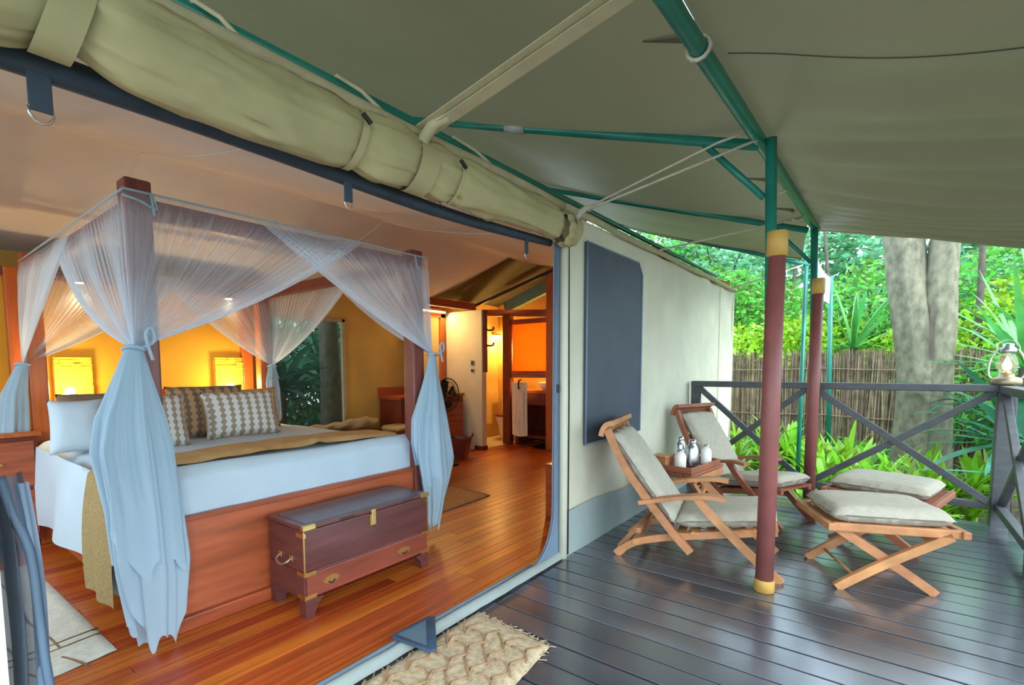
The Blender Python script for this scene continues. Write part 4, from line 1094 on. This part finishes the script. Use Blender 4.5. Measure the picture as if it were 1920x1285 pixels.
part('lower_rail', lambda bm: box(bm, PXX-.03, PXX+.04, 3.80, 4.44, 1.03, 1.13, .005), bed_m, bp)
part('upper_rail', lambda bm: box(bm, PXX-.03, PXX+.04, 3.80, 4.44, 1.83, 1.90, .005), bed_m, bp)
va = thing('vanity_unit', 'dark wooden vanity with a pale counter inside the bathroom opening', 'vanity', (PXX, 0, 0))
part('counter', lambda bm: box(bm, .05, .6, 3.15, 4.43, .80, .84, .005), orange_m, va)
part('apron', lambda bm: box(bm, .06, .10, 3.15, 4.43, .62, .80), dark_wood, va)
part('shelf', lambda bm: box(bm, .06, .58, 3.15, 4.43, .12, .16), dark_wood, va)
part('side_panel', lambda bm: box(bm, .06, .60, 4.36, 4.42, 0, .80), dark_wood, va)
part('back_panel', lambda bm: box(bm, .58, .60, 3.15, 4.42, 0, .80), dark_wood, va)
bs = thing('wash_basin', 'white bowl wash basin standing on the vanity counter', 'basin', (PXX+.26, 3.92, .842))
part('bowl', lambda bm: lathe(bm, [(.10, 0), (.16, .05), (.18, .11), (.17, .115), (.14, .06), (.05, .02)], 26), ceramic, bs, True)
part('tap', lambda bm: tube(bm, fine([(.22, 0, 0), (.22, 0, .17), (.18, 0, .2), (.12, 0, .18)]), .012, 10), steel_m, bs, True)
tw = thing('towel', 'white hand towel hanging beside the basin', 'towel')
part('towel_cloth', lambda bm: surf(bm, lambda u, v: (PXX-.06+.014*math.sin(u*13+v)*v, 4.12+u*.28, .96-v*.82+.05*abs(u-.5)*v), 18, 20), towel_m, tw, True)
part('towel_fold', lambda bm: surf(bm, lambda u, v: (PXX-.09+.02*math.sin(u*9)*v, 4.17+(.06+.12*v)*u, .84-v*.48), 12, 14), towel_m, tw, True)
part('hook', lambda bm: tube(bm, fine([(PXX-.03, 4.25, 1.0), (PXX-.09, 4.25, .98), (PXX-.1, 4.25, .9), (PXX-.085, 4.25, .86)]), .012, 8), dark_metal, tw, True)
struct('wall_toilet', lambda bm: surf(bm, lambda u, v: (6.9+.0*u, 4.4+u*.85, v*.95), 4, 4), bathwall_m)
tl = thing('toilet', 'white toilet partly seen through the bathroom doorway', 'toilet', (6.62, 4.86, 0))
part('bowl', lambda bm: lathe(bm, [(.09, 0), (.10, .06), (.12, .2), (.17, .34), (.18, .38), (.12, .39)], 24), ceramic, tl, True)
part('cistern', lambda bm: box(bm, .10, .26, -.17, .17, .36, .72, .02), ceramic, tl)
part('seat', lambda bm: lathe(bm, [(.13, .39), (.185, .39), (.185, .41), (.13, .41)], 24), dark_wood, tl, True)
struct('trim_3', lambda bm: box(bm, 5.6, 6.9, 4.5, 5.2, 0, .006), plaster_m)
for i, (X, Y, Z, e) in enumerate(((6.75, 5.14, 1.72, 14), (6.80, 4.0, 1.6, 26))):
    bl = thing('bulkhead_lamp', ('round warm lamp above the toilet behind the doorway', 'round warm lamp above the wash basin behind the wall panel')[i], 'lamp', (X, Y, Z))
    part('base', lambda bm: (lathe(bm, [(.07, .03), (.07, .0)], 18), bar(bm, (0, 0, .02), ((0, .08, .02), (.08, 0, .02))[i], .03, .02)), brass_m, bl, True)
    part('globe', lambda bm: lathe(bm, [(.065, 0), (.06, -.04), (.03, -.065), (.001, -.07)], 18), glow, bl, True)
    d = bpy.data.lights.new('bulkhead_light', 'POINT'); d.energy = e; d.color = (1, .58, .16); d.shadow_soft_size = .06
    o = bpy.data.objects.new('bulkhead_light', d); COL.objects.link(o); o.parent = bl; o.location = (-.03, -.05, -.15)
# green roof beams beyond the lining
simple('roof_beam', lambda bm: bar(bm, (6.4, 3.35, 2.56), (6.4, 4.7, 2.12), .09, .17, .005), M('teal_beam', (.10, .2, .15), .5, .2), 'pale green painted roof beam sloping above the bathroom partition', 'beam')
simple('roof_beam', lambda bm: bar(bm, (5.9, 2.9, 2.66), (5.9, 5.0, 2.10), .03, .04, .003), dark_metal, 'thin black roof bar above the pale green beam', 'beam')
cbn = thing('low_cabinet', 'dark red wooden low cabinet just inside the right edge of the opening', 'cabinet', (3.36, 1.72, 0))
part('body', lambda bm: box(bm, 0, .42, 0, .32, .03, .40, .005), dark_wood, cbn)
part('top', lambda bm: box(bm, -.02, .44, -.02, .34, .40, .43, .004), bed_m, cbn)
part('door', lambda bm: box(bm, .02, .40, .32, .334, .06, .38, .004), bed_m, cbn)
part('post', lambda bm: box(bm, -.03, .03, .27, .34, 0, .43, .004), bed_m, cbn)

# ================================================================== OUTSIDE
fe = thing('reed_fence', 'brown reed fence of upright sticks behind the deck', 'fence')
def reeds(bm):
    rr2 = random.Random(3)
    Y = -1.6
    while Y < 4.6:
        r_ = rr2.uniform(.004, .011); h = 1.36+rr2.uniform(-.05, .10); dx = rr2.uniform(-.04, .04); lean = rr2.uniform(-.11, .11)
        tube(bm, [(10+dx, Y, -.65), (10+dx+rr2.uniform(-.01, .01), Y+lean*.5, .4), (10+dx*.7, Y+lean, h)], [r_, r_, r_*.6], 5)
        Y += rr2.uniform(.0025, .006)
o = part('reed_sticks', reeds, reed_m, fe); o['kind'] = 'stuff'
for z in (.35, 1.12):
    part('binding_rail', lambda bm: tube(bm, [(9.94, -1.6+k*.62, z+.02*math.sin(k*2)) for k in range(11)], .008, 6), thatch_edge, fe, True)
tr = thing('tree', 'thick grey barked tree with a forked trunk behind the railing', 'tree', (8.1, -.40, -.62))
def stem_f(pts, rs, seed):
    P = fine(pts, 8); n = len(P)-1
    def f(u, v):
        k = min(n, int(v*n)); p = P[k].lerp(P[min(n, k+1)], v*n-k); z = p.z; th = 2*PI*u
        r = rs[0]+(rs[1]-rs[0])*v+.16*math.exp(-z*3.2)*(1+.5*math.cos(5*th+seed))
        r *= 1+.06*math.sin(3*th+z*1.1+seed)+.10*n3(math.cos(th)*1.6+seed, math.sin(th)*1.6, z*1.6)+.03*n3(math.cos(th)*5, math.sin(th)*5+seed, z*6)
        return (p.x+r*math.cos(th), p.y+r*math.sin(th), z)
    return lambda bm: surf(bm, f, 40, 90, True)
part('trunk', stem_f([(0, .10, -.05), (0, .11, .8), (0, .10, 1.7), (0, .17, 2.4), (.02, .28, 3.3), (.1, .40, 4.2), (.3, .8, 6.2)], (.165, .225), 1.), bark_m, tr, True)
part('trunk', stem_f([(.02, -.10, -.05), (.03, -.10, .8), (.02, -.085, 1.7), (0, -.08, 2.4), (-.03, -.09, 3.3), (-.1, -.25, 4.4), (0, -1.0, 6.3)], (.165, .13), 4.), bark_m, tr, True)
part('branch_scar', lambda bm: surf(bm, lambda u, v: (-.19-.03*sag(v), -.01+.05*(u-.5)*sag(v)**.5, 1.85+.75*v), 6, 12), dbark_m, tr, True)

def leaf_cloud(bm, n, rx, ry, rz, ls, rnd, shell=.55, droop=.3):
    for _ in range(n):
        while True:
            p = Vector((rnd.uniform(-1, 1), rnd.uniform(-1, 1), rnd.uniform(-1, 1)))
            q = p.length
            if shell < q*(1+.25*n3(p.x*2.2+n*.01, p.y*2.2, p.z*2.2)) < 1: break
        c = Vector((p.x*rx, p.y*ry, p.z*rz)); s = ls*rnd.uniform(.6, 1.35)
        d = (p+Vector((rnd.uniform(-1, 1), rnd.uniform(-1, 1), rnd.uniform(-1, .6)-droop))).normalized()
        sd = d.cross(Vector((rnd.uniform(-1, 1), rnd.uniform(-1, 1), rnd.uniform(-.2, 1)))).normalized(); nn = d.cross(sd)
        a = bm.verts.new(c-d*s*.5); b = bm.verts.new(c+sd*s*.26+nn*s*.06); e = bm.verts.new(c+d*s*.55); f = bm.verts.new(c-sd*s*.26+nn*s*.06)
        bm.faces.new((a, b, e, f))
def foliage_mesh(name, seed, n, r, ls, mat, shell=.5):
    bm = NB(); rnd = random.Random(seed); leaf_cloud(bm, n, r[0], r[1], r[2], ls, rnd, shell)
    me = bpy.data.meshes.new(name); bm.to_mesh(me); bm.free(); me.materials.append(mat); return me
def stem_mesh(name, seed, h):
    bm = NB(); rnd = random.Random(seed)
    for k in range(5):
        a = rnd.uniform(0, 6.3); tube(bm, [(0, 0, -h), (.15*math.cos(a), .15*math.sin(a), -h*.4), (.6*math.cos(a), .6*math.sin(a), h*.35)], [.035, .028, .008], 5)
    me = bpy.data.meshes.new(name); bm.to_mesh(me); bm.free(); me.materials.append(dbark_m); return me
stem_me = stem_mesh('stems', 5, 1.0)
FM = {}
for nm, mt in (('y', leaf_y), ('g', leaf_g), ('b', leaf_b)):
    FM[nm] = [foliage_mesh('foliage', 10*k+ord(nm), 1700, (1, 1, 1), .145, mt, .45) for k in range(2)]
def bush(x, y, z, sx_, sz_, kind, name, lab, cat, group):
    t = thing(name, lab, cat, (x, y, z), R_.uniform(0, 6.28), group)
    o = bpy.data.objects.new('foliage', R_.choice(FM[kind])); COL.objects.link(o); o.parent = t; o.scale = (sx_, sx_, sz_); o['kind'] = 'stuff'
    s = bpy.data.objects.new('stem', stem_me); COL.objects.link(s); s.parent = t; s.scale = (sx_, sx_, sz_)
    return t
def screen_x(x, y, z):
    q = Vector((x, y, z-1.2)); return PX+F_*q.dot(rt)/q.dot(fw)
def zone(x, y, z):
    px = screen_x(x, y, z)
    for lim, nm in ((1375, 'above the end of the canvas wall'), (1425, 'left of the nearer red post'), (1515, 'between the two red posts'), (1585, 'just right of the farther red post'), (1660, 'just left of the forked trunk'), (1790, 'behind the forked trunk')):
        if px < lim: return nm
    return 'right of the forked trunk'
LBK = {'y': ('shrub', 'yellow green shrub', 'shrub'), 'g': ('bush', 'mid green bush', 'bush'), 'b': ('thicket_tree', 'bluish green tree', 'tree')}
def LBf(kd, row, x, y, z):
    nm, a, cat = LBK[kd]; rw = ('low behind the fence', 'standing higher behind the fence', 'at the back of the garden', 'farthest off in the garden', 'beside the fence end')[row]
    lab = a+' '+rw+', '+zone(x, y, z)
    return nm, lab, cat, lab
rr3 = random.Random(21)
# row just behind the fence
for k in range(11):
    kd = rr3.choice('yyg')
    p = (10.9+rr3.uniform(-.2, .5), -2.7+k*.78, rr3.uniform(.3, 1.3)); bush(*p, rr3.uniform(.6, .95), rr3.uniform(.6, 1.0), kd, *LBf(kd, 0, *p))
for k in range(11):
    kd = rr3.choice('ygyg')
    p = (12.2+rr3.uniform(-.3, .5), -3.6+k*.95, rr3.uniform(1.3, 2.5)); bush(*p, rr3.uniform(.8, 1.1), rr3.uniform(.7, 1.1), kd, *LBf(kd, 1, *p))
for k in range(13):
    kd = rr3.choice('gbb')
    p = (14.2+rr3.uniform(-.6, .6), -5+k*1.2, (rr3.uniform(1.2, 2.5) if k < 7 else rr3.uniform(3, 4.6))); bush(*p, rr3.uniform(1.1, 1.6), rr3.uniform(1.0, 1.4), kd, *LBf(kd, 2, *p))
for k in range(9):
    p = (17.5+rr3.uniform(-.6, .6), -8+k*2.0, (rr3.uniform(2.9, 3.4) if k < 4 else 4.0 if k < 6 else rr3.uniform(4, 5.5))); bush(*p, rr3.uniform(1.7, 2.3), rr3.uniform(1.4, 1.7), 'b', *LBf('b', 3, *p))
# right of the big tree
for (x_, y_, z_, s_, kd) in ((9.6, -1.5, .6, .8, 'g'), (9.9, -2.3, .9, .9, 'g'), (10.6, -1.6, 1.7, .8, 'y'), (9.0, -2.0, -.2, .6, 'g'), (8.3, -2.1, .3, .7, 'g'), (10.8, -2.8, 2.2, 1.0, 'b'), (9.3, -3.1, 1.2, 1.0, 'g')):
    bush(x_, y_, z_, s_, s_, kd, *LBf(kd, 4, x_, y_, z_))
for i, (y0, y1, x_) in enumerate(((-1.06, -1.02, 10.3), (-1.42, -1.75, 10.3), (.75, 1.15, 13.0), (1.9, 1.6, 13.2))):
    simple('young_tree', lambda bm: tube(bm, fine([(x_, y0, -.6), (x_, y0+.02, 1.2), (x_, (y0+y1)/2, 2.3), (x_+.1, y1, 4.2)]), [.07-.0035*k for k in range(13)], 10), dbark_m,
           ('slim dark tree stem just right of the forked trunk', 'slim leaning dark stem farther right of the forked trunk', 'dark branching stem in the thicket left of the forked trunk', 'dark stem in the thicket above the bright shrubs')[i], 'tree', smooth=True)

# strap leaved plants: every blade a part
def blade_mesh(L, wd, bend, fold=.25, seg=6):
    bm = NB(); prev = None
    for i in range(seg+1):
        t = i/seg; a = bend*t; x_ = L*(t-.5*t*t*bend*.35); z_ = L*(t*.9-.55*bend*t*t)
        ww = wd*(math.sin(PI*min(1, .18+.82*t))**.8)*(1 if t < .98 else .05)+.001
        row = [bm.verts.new((x_, -ww/2, z_+fold*ww*.5)), bm.verts.new((x_, 0, z_)), bm.verts.new((x_, ww/2, z_+fold*ww*.5))]
        if prev:
            for k in (0, 1): bm.faces.new((prev[k], prev[k+1], row[k+1], row[k]))
        prev = row
    me = bpy.data.meshes.new('leaf'); bm.to_mesh(me); bm.free()
    for p in me.polygons: p.use_smooth = True
    return me
def blade_set(mat, specs):
    out = []
    for s in specs:
        me = blade_mesh(*s); me.materials.append(mat); out.append(me)
    return out
BS_y = blade_set(blade_y, [(.40, .062, .5), (.35, .07, .8), (.44, .058, .35), (.31, .066, 1.0)])
BS_t = blade_set(blade_t, [(1.15, .11, .6), (1.0, .12, .9), (1.2, .10, .35), (.95, .11, 1.2)])
BS_g = blade_set(blade_g, [(1.15, .075, .3), (1.0, .08, .55), (1.25, .07, .15), (.9, .075, .8)])
def strap_plant(name, lab, group, loc, meshes, n, tilt, scale=1., stem=0., tiers=False):
    t = thing(name, lab, 'plant', loc, R_.uniform(0, 6.28), group)
    for k in range(n):
        o = bpy.data.objects.new('leaf', meshes[k % len(meshes)]); COL.objects.link(o); o.parent = t
        o.location = (0, 0, stem*(R_.uniform(.3, 1) if tiers else 1)); o.scale = [scale*R_.uniform(.75, 1.2)]*3
        o.rotation_euler = (0, R_.uniform(*tilt), k*2.4+R_.uniform(-.3, .3))
    if stem:
        simple('stem', lambda bm: tube(bm, [(0, 0, 0), (.03, 0, stem*.5), (0, 0, stem+.02)], [.02, .015, .01] if tiers else [.06, .05, .04], 8), blade_mats if tiers else dbark_m, None, None, parent=t)
    else:
        simple('stem', lambda bm: lathe(bm, [(.05, -.02), (.06, .05), (.03, .12)], 8), blade_mats, None, None, parent=t)
    return t
blade_mats = blade_y
for k in range(34):
    X = 5.75+rr3.uniform(0, 2.6); Y = -1.0+rr3.uniform(0, 2.4)
    if (X-8.1)**2+(Y+.4)**2 < .55: X -= .9
    sl_lab = 'bright %s strap leaved plant beyond the railing, ' % ('nearer' if X < 6.6 else 'middle' if X < 7.5 else 'farther')+zone(X, Y, 0)
    strap_plant('strap_leaf_plant', sl_lab, sl_lab, (X, Y, -.60), BS_y, 30, (-.75, .5), rr3.uniform(.8, 1.1), rr3.uniform(.35, .62), True)
for k in range(7):
    p = (9.1+rr3.uniform(-.3, .3), 2.5-k*.42, -.28+rr3.uniform(-.08, .08)); zz = 'small leafy bush at the fence foot, '+zone(*p)
    bush(*p, .42, .36, 'gyg'[k % 3], 'low_bush', zz, 'bush', zz)
for k in range(10):
    X, Y = 7.3+rr3.uniform(0, 1.3), .15+k*.17
    sl_lab = 'yellow green strap leaved plant before the fence, '+zone(X, Y, 0)
    strap_plant('strap_leaf_plant', sl_lab, sl_lab, (X, Y, -.60), BS_y, 30, (-.75, .5), rr3.uniform(1.0, 1.2), rr3.uniform(.45, .7), True)
blade_mats = blade_t
for (x_, y_, z_, s_) in ((6.9, -1.0, -.25, .8), (7.7, -1.05, -.05, .85), (6.3, -1.3, -.5, .8)):
    strap_plant('pandanus', 'tall teal green plant with long drooping blades behind the corner of the railing', 'teal bladed plants at the corner', (x_, y_, -.62), BS_t, 24, (-.2, 1.0), s_, 1.3+z_)
blade_mats = blade_g
for lab, (x_, y_, z_, s_) in (('spiky green plant with long upright blades left of the lantern', (7.5, -1.12, 0, .78)), ('spiky green plant with long upright blades right of the lantern', (8.7, -1.55, .0, 1.1)),
                              ('spiky palm like plant rising behind the reed fence near the green stake', (11.0, .46, 0, 1.0))):
    strap_plant('yucca', lab, None, (x_, y_, -.62), BS_g, 30, (-.55, .75), s_, 1.75 if x_ < 10 else 2.1)
# behind the rear window
for k, (x_, y_) in enumerate(((3.5, 7.2), (4.2, 7.5), (5.0, 7.3), (5.5, 8.2), (4.4, 8.6))):
    strap_plant('screw_pine', 'dark teal long bladed plant seen through the rear window', 'plants seen through the rear window', (x_, y_, -.4), BS_t, 22, (-.7, .5), 1.35, 1.2)
simple('garden_tree', lambda bm: tube(bm, [(4.42, 6.5, -.6), (4.4, 6.5, 1), (4.38, 6.52, 2.2), (4.4, 6.55, 4)], [.2, .15, .14, .13], 14), bark_m, 'grey tree trunk seen through the rear window', 'tree', smooth=True)
for k in range(21):
    bush(3.0+(k % 7)*.9, 8.6+.9*(k//7)+rr3.uniform(-.3, .3), .4+1.5*(k//7), 1.0, 1.1, 'b', 'thicket_tree', 'dark leafy bush at the back, seen through the rear window', 'bush', 'bushes seen through the rear window')
